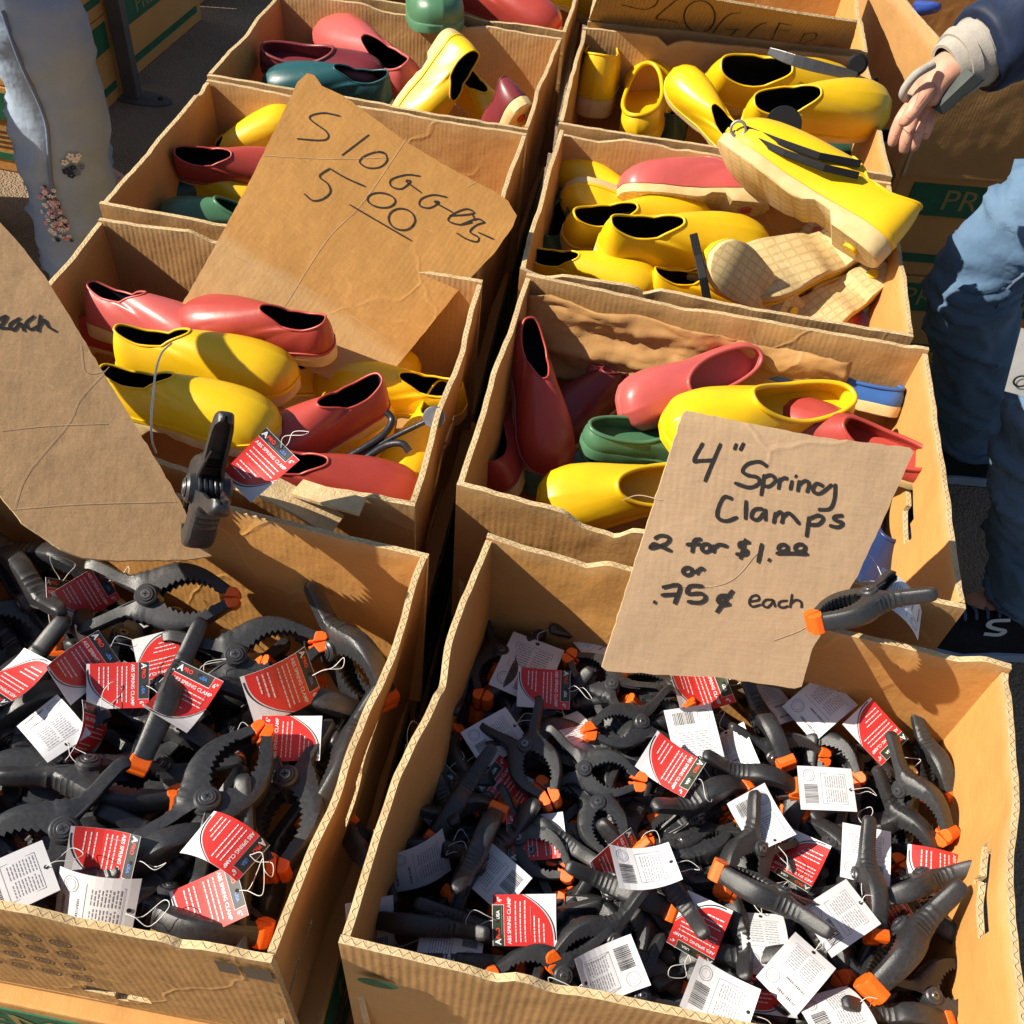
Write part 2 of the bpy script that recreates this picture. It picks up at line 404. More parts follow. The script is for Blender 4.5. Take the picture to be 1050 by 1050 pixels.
def carton(label, FL, FR, BR, BL, z0=.482, z1=T, opts={}, group='open cartons of goods for sale', base=True):
    cen = (FL+FR+BR+BL)/4; root = thing('carton', label, 'cardboard box', (cen.x, cen.y, z0), group)
    FL, FR, BR, BL = [V((p.x-cen.x, p.y-cen.y, 0)) for p in (FL, FR, BR, BL)]
    th = .006; sd = random.random()*50
    def inn(A, B): d = (B-A).normalized(); return V((-d.y, d.x, 0))
    walls = {}
    for nm, A, B in (('front', FL, FR), ('right', FR, BR), ('back', BR, BL), ('left', BL, FL)):
        o = opts.get(nm, {}); n_ = inn(A, B); d = (B-A).normalized()
        if nm in ('right', 'left'): A2, B2 = A+d*.0075, B-d*.0075
        else: A2, B2 = A, B
        sd += 1.7
        mb = panel(A2, B2, n_, 0, z1-z0, th, seed=sd, **o)
        if nm in ('left', 'right') : pass
        walls[nm] = mb.obj('wall_panel', root, 40); walls[nm]['wall'] = nm
    c0 = MB(); q = [p*.945 for p in (FL, FR, BR, BL)]
    c0.rings([[p+V((0, 0, .004)) for p in q], [p+V((0, 0, .010)) for p in q]], m_card, True, True, True)
    c0.obj('bottom_panel', root)
    return root, walls
def quad(**k): return k
f1 = px((278, 988)); d1 = (px((0, 935))-f1).normalized(); b1 = px((440, 568)); d1b = (px((190, 507))-b1).normalized()
def hole_at(p):
    o_ = f1+d1*.51; q = on_plane(p[0], p[1], o_, V((d1.y, -d1.x, 0))); return (q-o_).dot(-d1)/.51, (q.z-.482)/(T-.482)
L1, L1w = carton('kraft carton of large black spring clamps, its front stamped with rings', f1+d1*.51, f1, b1, b1+d1b*.51,
    opts=dict(front=dict(bulge=.001, jag=.002, prof=[(0, 0), (.60, .002), (.66, .006), (.72, -.001), (.84, .001), (.87, -.006), (.9, 0), (1, 0)], holes=[(*hole_at((117, 1033)), .032, .012, -.02)], mo=m_card),
              right=dict(bulge=.012, jag=.0014, holes=[(.50, .68, .052, .011, .15), (.12, .40, .035, .008, .2)], prof=[(0, 0), (.35, -.004), (.45, .002), (1, .004)]),
              back=dict(bulge=.003, holes=[(.43, .42, .010, .008, 0)])))
f = px((425, 520)); b = px((495, 289)); bl = px((103, 224))
L2, L2w = carton('torn kraft carton of red and yellow garden shoes behind the large clamp carton', f+(px((165, 473))-f).normalized()*.50, f, b, bl,
    opts=dict(front=dict(prof=[(0, .004), (.42, .002), (.52, -.006), (.62, -.022), (.74, -.018), (.80, 0), (1, .002)], jag=.0022),
              back=dict(prof=[(0, .004), (.45, 0), (.70, -.004), (.76, .006), (.9, 0), (1, 0)], mi_=m_card_flute), right=dict(bulge=.012, holes=[(.5, .6, .045, .010, .1)])))
b = px((540, 137)); bl = px((213, 82)); fl = px((102, 211))
L3, L3w = carton('kraft carton of green and red shoes behind the slanted handwritten price board', fl, b+(fl-bl)+V((-.004, .006, 0)), b, bl,
    opts=dict(front=dict(prof=[(0, .003), (.45, 0), (.6, -.003), (.7, .004), (1, 0)], mi_=m_card), left=dict(jag=.00165), back=dict(mi_=m_card)))
b = px((576, 39)); f = px((541, 133)); fl = px((212, 77))
L4, L4w = carton('kraft carton with maroon, red and yellow clogs, fourth from the front on the left', fl, f, b, fl+(b-f)+V((-.005, -.01, 0)),
    opts=dict(back=dict(prof=[(0, 0), (.25, .002), (.33, -.007), (.38, .003), (.62, -.002), (.7, .007), (1, .003)], jag=.0016, mi_=m_card_flute)))
f5 = px((580, 33)); d5 = (px((352, 2))-px((576, 39))).normalized()
L5, L5w = carton('farthest left carton at the top edge of the picture holding a red shoe', f5+d5*.50, f5, f5+V((-.012, .39, 0)), f5+d5*.50+V((-.012, .39, 0)))
R1, R1w = carton('wide kraft carton heaped with small black spring clamps, nearest on the right', px((347, 968)), px((1058, 1120)), px((1035, 683)), px((500, 550)),
    opts=dict(front=dict(bulge=.001, jag=.0016, prof=[(0, .002), (.20, -.004), (.235, -.010), (.26, .002), (.32, 0), (1, 0)], mo=m_card_flute),
              right=dict(bulge=.010, jag=.0016, holes=[(.43, .84, .042, .012, -.06)]),
              left=dict(bulge=.012, jag=.002, prof=[(0, .004), (.28, .002), (.42, -.014), (.46, -.002), (.55, .004), (1, 0)]),
              back=dict(jag=.0016, prof=[(0, .004), (.05, .006), (.09, -.004), (.4, -.003), (.6, 0), (.76, .006), (.8, -.005), (1, .006)])))
R2, R2w = carton('kraft carton of red, green, yellow and blue clogs behind the spring clamps sign', px((468, 498)), px((990, 625)), px((951, 359)), px((540, 282)),
    opts=dict(front=dict(prof=[(0, .003), (.22, 0), (.26, -.016), (.33, -.020), (.36, -.004), (.45, .004), (1, 0)], jag=.0016), right=dict(bulge=.006, holes=[(.5, .68, .055, .012, .12)]),
              back=dict(mi_=m_card, prof=[(0, .004), (.5, 0), (.6, -.006), (1, .004)])))
R3, R3w = carton('kraft carton heaped with yellow garden shoes and one pale red clog', px((533, 277)), px((937, 345)), px((913, 188)), px((575, 131)),
    opts=dict(front=dict(prof=[(0, .002), (.3, -.002), (.32, -.010), (.36, 0), (1, 0)]), right=dict(holes=[(.45, .55, .05, .012, 0)]), back=dict(mi_=m_card, prof=[(0, .002), (.8, 0), (.88, -.012), (1, -.01)])))
R4, R4w = carton('kraft carton of glossy yellow boots with a handwritten board stuck behind it', px((573, 126)), px((915, 181)), px((888, 61)), px((598, 29)),
    opts=dict(back=dict(mi_=m_card_flute, jag=.0016, prof=[(0, .002), (.3, .002), (.66, .002), (.7, -.012), (.74, .003), (1, .003)])))
fl5, fr5 = px((603, 22)), px((890, 53))
R5, R5w = carton('farthest right carton with a fluted handwritten board standing in it', fl5, fr5, fr5+V((-.02, .39, 0)), fl5+V((-.02, .39, 0)), opts=dict(front=dict(prof=[(0, 0), (1, 0)])))
# crumpled paper liner against the back wall of the clog carton
pa, pb = px((545, 286)), px((880, 350))
mb = MB(); nu, nv = 60, 30
dn = V((-(pb-pa).y, (pb-pa).x, 0)).normalized()*-1
for j in range(nv+1):
    for i in range(nu+1):
        u, v = i/nu, j/nv
        zt = T-.012-.012*u+.006*noise.noise((u*6, 0, 3)); z = lerp(.60, zt, v)
        q = pa.lerp(pb, u)+dn*(.014+.012*(noise.noise((u*7, v*4, 1.2))+.6*abs(noise.noise((u*15, v*9, 4))))+.02*(1-v)); q.z = z
        q -= V((R2.location.x, R2.location.y, R2.location.z)); mb.add(q)
for j in range(nv):
    for i in range(nu):
        a = j*(nu+1)+i; mb.face((a, a+1, a+nu+2, a+nu+1), m_card, [(i/nu*.3, j/nv*.12)]*4)
me = mb.mesh('paper_liner', 60); lo = link('paper_liner', me, R2); sm = lo.modifiers.new('thick', 'SOLIDIFY'); sm.thickness = .001
# loose torn flap hanging in the front of the shoe carton on the left
def strip(name, pts, wdt, parent, mat, up=V((0, 0, 1)), th=.004):
    mb = MB(); P = [V(p)-parent.location for p in pts]; rings = []
    for i, p in enumerate(P):
        d = (P[min(i+1, len(P)-1)]-P[max(i-1, 0)]).normalized(); s_ = d.cross(up).normalized()*wdt/2; n_ = s_.cross(d).normalized()*th/2
        rings.append([p-s_-n_, p+s_-n_, p+s_+n_, p-s_+n_])
    mb.rings(rings, mat, True, True, True); return mb.obj(name, parent)
strip('torn_flap', smooth_path([at(268, 496, .725), at(305, 515, .715), at(345, 540, .70)], 6), .03, L2, m_edge)
strip('torn_flap', smooth_path([at(305, 500, .722), at(330, 508, .725), at(372, 520, .722)], 6), .022, L2, m_edge)
# printing on carton faces: thin ink lying on the front walls
def on_front(root, w, px_, up=.0012):
    pass
L1n = V((d1.y, -d1.x, 0)).normalized();  L1n = L1n if L1n.y < 0 else -L1n
ink = MB(); e1 = -d1; e2 = V((0, 0, 1)); org = f1+d1*.51
inset_dir = -L1n
def front_pt(s_, z): return org+e1*s_+V((0, 0, z-org.z))+inset_dir*(.012*(1-(z-.482)/(T-.482)))+L1n*.0022-L1.location
def ring(mb, c_s, c_z, r, wd, mat, n=28):
    rr = [[front_pt(c_s+math.cos(a)*q, c_z+math.sin(a)*q) for a in [2*math.pi*k/n for k in range(n)]] for q in (r, r-wd)]
    mb.rings(rr, mat)
n1 = L1n
def front_px(p): # where a picture point lands on the front wall: (along, height)
    q = on_plane(p[0], p[1], org, n1); return (q-org).dot(e1), q.z
for row in range(4):
    for c_ in range(5):
        s_, z_ = front_px((62-c_*31+row*6.5, 968+row*14-c_*6.5)); rr = .0088
        ring(ink, s_, z_, rr, .0018, m_ink); ring(ink, s_, z_, rr*.60, .0014, m_ink); ring(ink, s_, z_, rr*.30, .0014, m_ink, 12)
ink.obj('printed_rings', L1)
tp = MB()
for (xa, xb, za, zb) in ((.468, .484, .681, .709), (.488, .5085, .678, .708)):
    i = [tp.add(front_pt(a, z)) for a, z in ((xa, za), (xb, za), (xb, zb), (xa, zb))]; tp.face(i, m_tape)
tp.obj('tape_patch', L1)
r1n = px((1058, 1120))-px((347, 968)); r1d = r1n.normalized(); r1n = V((r1d.y, -r1d.x, 0)); r1o = px((347, 968))
bl = MB(); c_ = on_plane(372, 1003, r1o, r1n); ids = []
for k in range(24):
    a = 2*math.pi*k/24; q = c_+r1d*(.012+.016*math.cos(a))+V((0, 0, .009*math.sin(a)))+r1n*.0015; ids.append(bl.add(q-R1.location))
bl.face(ids, m_green_print); bl.obj('green_stamp', R1)

# ------------------------------------------------------------------ printed fruit boxes under and around
def fruit_box(label, group=None):
    root = thing('fruit_box', label, 'cardboard box', (0, 0, 0), group)
    W, D, H = .50, .39, .236
    mb = MB(); mb.box((-W/2, -D/2, 0), (W/2, D/2, H), m_card_bright)
    me = bevel_mesh(mb.mesh('fruit_box_body'), .004, 2); o = link('body', me, root)
    lid = MB(); lid.box((-W/2-.004, -D/2-.004, H*.62), (W/2+.004, D/2+.004, H+.0015), m_card_bright)
    link('lid', bevel_mesh(lid.mesh('lid'), .003, 2), root)
    for s_ in (-1, 1):
        bd = MB(); bd.box((-W/2+.03, s_*(D/2+.0045)-.001, .150), (W/2-.03, s_*(D/2+.0045)+.001, .222), m_green_print); bd.obj('green_band', root)
        bd = MB(); bd.box((s_*(W/2+.0045)-.001, -D/2+.02, .150), (s_*(W/2+.0045)+.001, D/2-.02, .222), m_green_print); bd.obj('green_band', root)
        bd = MB(); bd.box((s_*(W/2+.0015)-.001, -D/2+.02, .035), (s_*(W/2+.0015)+.001, D/2-.02, .055), m_green_print); bd.obj('green_stripe', root)
        bd = MB(); bd.box((-W/2+.03, s_*(D/2+.0015)-.001, .035), (W/2-.03, s_*(D/2+.0015)+.001, .055), m_green_print); bd.obj('green_stripe', root)
        t = MB(); put_text(t, 'PREMIUM', .066, m_gold_print, lambda p, s_=s_: V((p.x*-s_*1.1, s_*(D/2+.0062), .186+p.y))); t.mats = []; t.m = [t.mi(m_gold_print)]*len(t.f); t.obj('lettering', root)
        t = MB(); put_text(t, 'PREMIUM', .060, m_gold_print, lambda p, s_=s_: V((s_*(W/2+.0062), s_*p.x, .186+p.y))); t.m = [t.mi(m_gold_print)]*len(t.f); t.obj('lettering', root)
        h = MB(); ids = [h.add((s_*(W/2+.0030), .042*math.cos(a), .105+.020*math.sin(a))) for a in [2*math.pi*k/24 for k in range(24)]]; h.face(ids, m_recess_shade); h.obj('hand_hole_shade', root)  # flat black ellipse: painted shade of a hand hole, nothing is cut
        for q in range(3):
            tl = MB()
            for r_ in range(4): tl.box((s_*(W/2+.0015)-.0006, -.16+q*.11, .072+r_*.014), (s_*(W/2+.0015)+.0006, -.16+q*.11+.06+.012*(r_ % 2), .074+r_*.014), m_tape)
            tl.obj('small_print', root)
    return root
fb = fruit_box('printed green banded fruit box under the heaped small clamp carton')
def put(root, c, z, yaw): root.location = (c.x, c.y, z); root.rotation_euler = (0, 0, yaw)
first = True
names = {'R1': 'the wide small clamp carton', 'L1': 'the ring stamped clamp carton', 'R2': 'the mixed clog carton', 'L2': 'the torn red and yellow shoe carton', 'R3': 'the yellow shoe carton', 'L3': 'the carton behind the slanted price board', 'R4': 'the yellow boot carton', 'L4': 'the maroon clog carton'}
for nm, c in (('R1', R1), ('L1', L1), ('R2', R2), ('L2', L2), ('R3', R3), ('L3', L3), ('R4', R4), ('L4', L4)):
    for lv, z in (('directly under', .240), ('on the ground, lowest under', 0.001)):
        r = fb if first else copy_tree(fb); first = False
        yaw = .045+random.uniform(-.02, .02)
        off = V((0, 0, 0)) if nm[1] != '1' else V((0, -.008, 0))
        put(r, c.location+off, z, yaw); r['label'] = 'green banded fruit box %s %s' % (lv, names[nm]); r['group'] = 'fruit boxes holding up the cartons'
# right background: big open box of junk on two printed boxes
bc = at(920, 183, .48); bl_ = px((886, 0), .735)
ex = (at(990, 189, .48)-bc).normalized(); ey = V((bl_.x-bc.x, bl_.y-bc.y, 0)); ey = V((-ex.y, ex.x, 0))*.45+V((-.05, 0, 0))
BB, BBw = carton('tan carton full of dark plastic oddments beyond the outstretched hand', bc, bc+ex*.62, bc+ex*.62+ey, bc+ey, .482, .735, group='open cartons of goods for sale')
for lv, z in (('upper', .240), ('lower', 0.001)):
    r = copy_tree(fb); put(r, bc+ex*.29+ey*.46+V((0, .015, 0)), z, math.atan2(ex.y, ex.x)); r['label'] = '%s of two green banded fruit boxes beneath the carton beyond the hand' % lv; r['group'] = 'fruit boxes behind the hand'
jk = random.Random(3)
for k in range(14):
    mb = MB(); p0 = bc+ex*jk.uniform(.10, .52)+ey*jk.uniform(.15, .85); p0.z = .64+jk.uniform(0, .06)
    kind = k % 3; m_ = [m_abs, plain('blue_plastic', (.03, .07, .30), .35), m_bolt][kind]
    if kind == 0: mb.cyl((0, 0, 0), (jk.uniform(-.4, .4), jk.uniform(-.4, .4), 1), .036, -.012, .012, m_, 24, .003); mb.cyl((0, 0, .012), (0, 0, 1), .014, 0, .008, m_alu, 16, .002)
    elif kind == 1: mb.tube(smooth_path([(-.07, 0, 0), (-.03, .03, .02), (.02, -.02, .03), (.07, .02, .01)], 14), .010, m_, 10)
    else: mb.box((-.05, -.025, -.015), (.05, .025, .015), m_)
    me = mb.mesh('oddment', 50)
    if kind == 2: bevel_mesh(me, .004)
    o = link(('plastic_reel', 'blue_hose', 'plastic_block')[kind], me); o.location = p0; o.rotation_euler = (0, 0, jk.uniform(0, 6))
    tag(o, ('black plastic reel with pale hub in the far right carton', 'short blue plastic hose piece in the far right carton', 'dark plastic block in the far right carton')[kind], ('reel', 'hose', 'plastic part')[kind], ('plastic reels in the far carton', 'blue hose pieces in the far carton', 'plastic blocks in the far carton')[kind])
# left background row of printed boxes
spots = [(-1.79, 1.70), (-1.805, 2.40), (-1.82, 2.985), (-1.86, 3.58)]
nm = ['beside the standing person\'s shin', 'behind the pale jeans, left of the steel post', 'just right of the steel post', 'farthest along the left row']
for i, (x, y) in enumerate(spots):
    for lv in range(3 if i < 2 else 2):
        r = copy_tree(fb); put(r, V((x, y, 0)), .001+.239*lv, math.radians(90+random.uniform(-2, 2)))
        r['label'] = '%s printed fruit box of the stack %s' % (('bottom', 'second', 'third')[lv], nm[i]); r['group'] = 'fruit boxes in the left row'
# steel post with foot plate
pb_ = at(137, 100, 0); post = thing('steel_post', 'grey steel post on a flat foot plate standing by the printed boxes', 'post', pb_)
mb = MB(); mb.box((-.022, -.016, .005), (.022, .016, 1.55), m_steel); link('upright', bevel_mesh(mb.mesh('upright'), .003), post)
mb = MB(); mb.prism([(.10*math.cos(a)+.02, .042*math.sin(a)) for a in [2*math.pi*k/28 for k in range(28)]], 0, .005, m_steel); mb.obj('foot_plate', post)
mb = MB(); mb.cyl((.08, .01, .005), (0, 0, 1), .008, 0, .004, m_recess_shade, 12); mb.obj('bolt_hole_shade', post)  # solid black disc painting the shade of a bolt hole

# ================================================================== handwritten boards
class Board:
    def crease(s, strokes, ox, oy, k, wd): s.write(strokes, ox, oy, k, wd, 'crease', m_crease)
    def __init__(s, name, label, a, b, c, poly, mat, th=.0042, rag=.0011):
        s.p0 = a; s.n = (b-a).cross(c-a).normalized()
        if s.n.dot(CAM-a) < 0: s.n = -s.n
        s.e1 = (b-a).normalized(); s.e2 = s.n.cross(s.e1); s.root = thing(name, label, 'sign', a)
        mb = MB(); pts = []; P = [on_plane(x, y, a, s.n) for x, y in poly]
        for i in range(len(P)):
            q, r = P[i], P[(i+1) % len(P)]; k = max(1, int((r-q).length/.006))
            for j in range(k):
                t = j/k; d = (r-q).normalized().cross(s.n); pts.append(q.lerp(r, t)+d*(rag*noise.noise((t*k*.8, i*9.1, 1)) if j else 0))
        loc = [p-a for p in pts]; lu = [((p).dot(s.e1), p.dot(s.e2)) for p in loc]
        A = [mb.add(p) for p in loc]; B = [mb.add(p-s.n*th) for p in loc]
        mb.face(A, mat, lu); mb.face(B[::-1], mat, lu[::-1]); ln = 0; n = len(A)
        for i in range(n):
            j = (i+1) % n; d = (loc[j]-loc[i]).length
            mb.face((A[i], B[i], B[j], A[j]), m_edge, [(ln, 0), (ln, 1), (ln+d, 1), (ln+d, 0)]); ln += d
        mb.obj('board', s.root)
    def write(s, strokes, ox, oy, k, wd, name='handwriting', mk=None):
        mk = mk or m_marker
        mb = MB()
        for si, st in enumerate(strokes):
            P = [on_plane(ox+x/k, oy+y/k, s.p0, s.n) for x, y in st]
            n = max(3, len(P)*5) if len(P) > 2 else 6
            P = smooth_path(P, n) if len(P) > 1 else P; L = []; R = []
            up = s.n*(.0006+.00002*si)
            for i, p in enumerate(P):
                d = (P[min(i+1, len(P)-1)]-P[max(i-1, 0)]).normalized(); sd = s.n.cross(d)
                w_ = wd*(.5+.10*noise.noise((i*.7, si*3.3, 0)))*(.75 if i in (0, len(P)-1) else 1)
                L.append(mb.add(p+sd*w_+up-s.p0)); R.append(mb.add(p-sd*w_+up-s.p0))
            for i in range(len(P)-1): mb.face((L[i], R[i], R[i+1], L[i+1]), mk)
        mb.obj(name, s.root)
def circ(cx, cy, rx, ry, a0=0, a1=6.5, tilt=0, n=11):
    out = []
    for k in range(n):
        a = a0+(a1-a0)*k/(n-1); x, y = rx*math.cos(a), ry*math.sin(a); out.append((cx+x*math.cos(tilt)-y*math.sin(tilt), cy+x*math.sin(tilt)+y*math.cos(tilt)))
    return out
S4 = Board('price_sign', 'pale cardboard sign lettered 4 inch Spring Clamps, clipped to the right clamp carton', at(617, 683, .695), at(820, 703, .695), at(700, 424, .865),
    [(617, 684), (700, 424), (704, 421), (720, 424), (840, 448), (933, 459), (937, 464), (932, 474), (880, 590), (833, 665), (822, 704), (815, 706), (740, 695), (700, 693), (622, 688)], m_sign_pale)
S4.write([[(352,128),(325,180),(345,182),(388,180)],[(405,130),(375,200),(357,245)],[(452,130),(445,150)],[(474,128),(462,152)],
 [(545,200),(520,185),(485,192),(470,212),(485,225),(515,232),(518,250),(490,262),(445,248)],[(535,222),(530,255),(525,287)],[(530,232),(555,225),(568,240),(550,258),(530,256)],
 [(582,232),(577,268)],[(578,245),(592,234),(606,236)],[(618,240),(612,270)],[(626,226),(632,230)],[(640,240),(634,275)],[(636,255),(655,242),(668,250),(662,278)],
 [(712,258),(690,250),(680,270),(700,280),(738,252)],[(747,250),(744,295),(730,325),(695,328)],[(440,296),(415,290),(398,320),(395,350),(420,362),(455,350)],[(480,300),(478,358)],
 [(530,325),(505,328),(496,350),(515,358),(535,335)],[(537,325),(538,362)],[(568,335),(562,370)],[(565,350),(580,335),(590,345),(586,370)],[(590,350),(605,338),(620,348),(640,372)],
 [(668,348),(664,380),(660,410)],[(668,355),(695,345),(710,355),(695,372),(665,372)],[(770,345),(745,348),(745,358),(768,368),(755,380),(728,375)],
 [(205,415),(225,405),(250,412),(240,430),(195,443),(205,430),(225,438),(258,452)],[(347,416),(325,420),(318,457)],[(300,432),(345,430)],circ(360,442,13,12),[(385,432),(382,458)],[(385,442),(400,432),(425,438)],
 [(492,425),(462,427),(462,440),(482,450),(478,462),(448,460)],[(478,414),(462,476)],[(527,428),(515,487)],[(545,476),(552,480)],circ(590,442,14,10),circ(641,442,15,11),[(568,458),(615,458),(665,460)],
 circ(305,512,14,11),[(335,505),(332,522)],[(335,512),(345,503),(355,508)],[(202,603),(210,605)],[(228,560),(280,555),(265,610)],[(225,583),(276,580)],[(352,556),(312,556),(305,578),(345,578),(358,592),(340,605),(303,602)],
 [(435,585),(405,585),(395,600),(410,612),(432,608)],[(440,568),(415,600),(390,635)]], 600, 410, 2.9167, .0034)
S4.write([[(492,603),(518,598),(515,585),(498,588),(490,605),(500,618),(525,612)],[(562,598),(540,598),(530,612),(545,620),(560,605),(562,600),(568,620)],[(605,600),(583,603),(578,615),(590,621),(607,616)],[(618,580),(612,622)],[(614,608),(630,598),(645,605),(646,622)]], 600, 410, 2.9167, .0023)
SL = Board('price_sign', 'large orange tan cardboard board lettered SLOGGERS 5.00 leaning in the left shoe carton', at(530, 228, .76), at(315, 76, .88), at(190, 312, .70),
    [(315, 75), (322, 77), (330, 88), (352, 98), (385, 122), (420, 148), (470, 177), (505, 195), (521, 206), (530, 221), (526, 232), (508, 258), (470, 298), (400, 384), (379, 410), (300, 370), (200, 322), (187, 311), (215, 262), (253, 192), (292, 112), (305, 84)], m_sign_tan)
SL.write([[(492,172),(440,163),(400,178),(450,218),(455,238),(430,245),(362,240)],[(578,228),(497,290)],[(630,285),(600,280),(565,292),(550,310),(575,327),(610,325),(632,305),(625,283),(605,278)],
 [(732,352),(690,348),(645,362),(645,382),(675,390),(703,368),(690,368),(736,402)],[(812,415),(770,408),(735,420),(730,440),(760,447),(788,430),(775,430),(828,460)],
 [(818,470),(862,468),(893,462),(870,450),(830,465),(815,485),(850,497),(888,490)],[(885,462),(897,485)],[(850,498),(900,480),(925,490)],[(925,490),(900,498),(880,518),(905,535),(900,548),(870,540),(840,522)],[(905,520),(952,541)],
 [(462,328),(430,352),(455,375),(462,400),(440,420),(410,425),(385,405)],[(462,330),(510,358),(567,383)],circ(615,424,42,22,.3,6.8,.12),circ(676,481,40,32,.3,6.8,.2),[(520,437),(610,490),(705,545)]], 180, 60, 2.9167, .0019)
SL.crease([[(260,290),(450,300),(640,296)],[(690,240),(560,430),(450,545),(320,750)],[(170,590),(330,660),(480,740),(640,850)],[(870,385),(900,368)]], 180, 60, 2.9167, .0006)
SE = Board('price_sign', 'shaded brown cardboard sign ending in the word each, clipped at the far left', at(215, 572, .700), at(62, 563, .738), at(0, 226, .89),
    [(0, 228), (20, 250), (46, 283), (91, 357), (137, 433), (184, 512), (192, 530), (217, 570), (190, 574), (120, 575), (85, 572), (62, 563), (22, 536), (0, 508), (-150, 330), (-120, 120)], m_sign_warm)
SE.write([[(-8,215),(14,206),(6,222),(-2,232),(25,234)],[(45,210),(22,225),(30,238),(45,222),(54,241)],[(77,205),(58,222),(68,236),(86,228)],[(90,203),(85,242)],[(86,228),(100,215),(108,230),(126,241)]], 0, 230, 2.1875, .0027)
SE.crease([[(0,463),(110,452),(240,447)],[(245,320),(180,390),(150,450),(60,560),(30,640)],[(20,640),(180,628),(395,622)],[(180,270),(190,330),(235,330)]], 0, 230, 2.1875, .0006)
S4.crease([[(250,560),(420,548),(520,452)],[(560,720),(640,690),(700,650)],[(110,300),(160,285),(230,300)]], 600, 410, 2.9167, .0008)
S5 = Board('price_sign', 'fluted cardboard strip lettered SLOGGERS standing in the farthest right carton', at(868, 64, .665), at(620, 40, .665), at(878, 22, .795),
    [(616, -12), (690, -9), (745, 2), (810, 13), (879, 23), (876, 36), (866, 70), (850, 75), (610, 45), (604, 20)], m_sign_flute)
S5.write([[(240,-20),(244,5),(225,24),(190,30),(120,15)],[(312,-5),(240,58),(275,66),(312,75)],circ(385,55,52,54,-2,4.4),[(525,42),(482,50),(440,95),(432,122),(480,124),(512,96)],[(468,96),(518,99)],
 [(612,75),(578,88),(535,135),(560,146),(602,130)],[(562,130),(615,135)],[(655,75),(615,160)],[(650,100),(690,102)],[(648,76),(695,84)],[(740,110),(705,172)],[(735,115),(775,110),(772,130),(735,148),(768,190)],[(846,155),(805,150),(800,168),(842,178),(832,196)]], 600, 0, 3.281, .0028)
from mathutils.bvhtree import BVHTree
# ================================================================== people
def join_into(meshes, mats):
    bm = bmesh.new()
    for k, me in enumerate(meshes):
        n0 = len(bm.faces); bm.from_mesh(me); bm.faces.ensure_lookup_table()
        for f in bm.faces[n0:]: f.material_index = mats[k]
    out = bpy.data.meshes.new('body'); bm.to_mesh(out); bm.free()
    for p in out.polygons: p.use_smooth = True
    return out
def wrinkle(me, amp, freq, seed=0):
    for v in me.vertices:
        n_ = v.normal
        v.co += n_*(amp*noise.noise(v.co*freq+V((seed, 0, 0)))+amp*.5*noise.noise(v.co*freq*2.3+V((0, seed, 0))))
def folds(me, amp, freq, stretch=.45, seed=0):      # sharp cloth folds: ridged noise, longer across the leg than along it
    for v in me.vertices:
        p = V((v.co.x*freq*stretch, v.co.y*freq*stretch, v.co.z*freq))+V((seed, seed*.7, 0))
        w_ = .012*noise.noise(v.co*9); p += V((0, 0, w_*freq*4))
        r = 1-abs(noise.noise(p))*2.2; v.co += v.normal*amp*max(0, r)**3
def chain(pts, sub=2):
    return skin_mesh(pts, [(i, i+1) for i in range(len(pts)-1)], sub)
def mat1(me, m): me.materials.clear(); me.materials.append(m); return me
# --- the person reaching in from the right
P = bpy.data.objects
wr = aty(960, 76, 1.46); elb = V((.60, 1.60, 1.06)); shR = V((.80, 1.68, 1.38))
def hp(x, y, d): return aty(x, y, d)
body = [(.93,1.53,.90,.13),(.90,1.53,1.05,.125),(.86,1.53,1.22,.14),(.82,1.52,1.36,.13),(.79,1.51,1.46,.055),(.76,1.50,1.53,.06),(.74,1.50,1.63,.085),(.73,1.50,1.71,.075),
        (.80,1.69,1.38,.062),(.70,1.66,1.20,.048),(elb.x,elb.y,elb.z,.042),
        (.80,1.33,1.38,.062),(.86,1.26,1.18,.048),(.80,1.20,1.0,.040),(.74,1.16,.86,.03),(.72,1.15,.79,.032),
        (.84,1.62,.86,.080),(.56,1.615,.53,.058),(.76,1.72,.10,.042),(.66,1.72,.045,.035),
        (.88,1.43,.86,.088),(.66,1.33,.52,.062),(.80,1.285,.10,.042),(.69,1.27,.045,.035)]
bed = [(0,1),(1,2),(2,3),(3,4),(4,5),(5,6),(6,7),(3,8),(8,9),(9,10),(3,11),(11,12),(12,13),(13,14),(14,15),(0,16),(16,17),(17,18),(18,19),(0,20),(20,21),(21,22),(22,23)]
m_b = skin_mesh(body, bed, 2)
# forearm and hand: wrist, palm and five fingers grown as one surface
D = 1.46
J = [(*elb, .042), (*elb.lerp(wr, .55), .034), (*wr, (.027, .021)), (*hp(948, 96, D-.006), (.031, .016)), (*hp(942, 109, D-.014), (.033, .014))]
E_ = [(0,1),(1,2),(2,3),(3,4)]
def finger(base, pts, rs, root_i):
    i0 = len(J)
    for (x, y, d), r in zip(pts, rs): J.append((*hp(x, y, d), r))
    E_.append((root_i, i0)); E_.extend((i0+k, i0+k+1) for k in range(len(pts)-1))
r4 = (.0098, .0092, .0086, .0066)
m_hands = [skin_mesh(J, E_, 2)]
def fing(pts, rs):
    jj = [(*hp(x, y, d), r) for (x, y, d), r in zip(pts, rs)]; m_hands.append(chain(jj, 2))
fing([(943,100,D-.010),(931,112,D-.020),(922,126,D-.030),(917,139,D-.036),(914.5,150,D-.034)], (.0105,.0104,.0096,.0088,.0066))
fing([(946,102,D-.008),(938,117,D-.020),(931,134,D-.036),(928,146,D-.043),(926.5,157,D-.042)], (.0108,.0106,.0098,.0090,.0068))
fing([(950,103,D-.006),(946,119,D-.018),(941,135,D-.034),(938,146,D-.042),(935.5,156,D-.043)], (.0104,.0102,.0094,.0086,.0066))
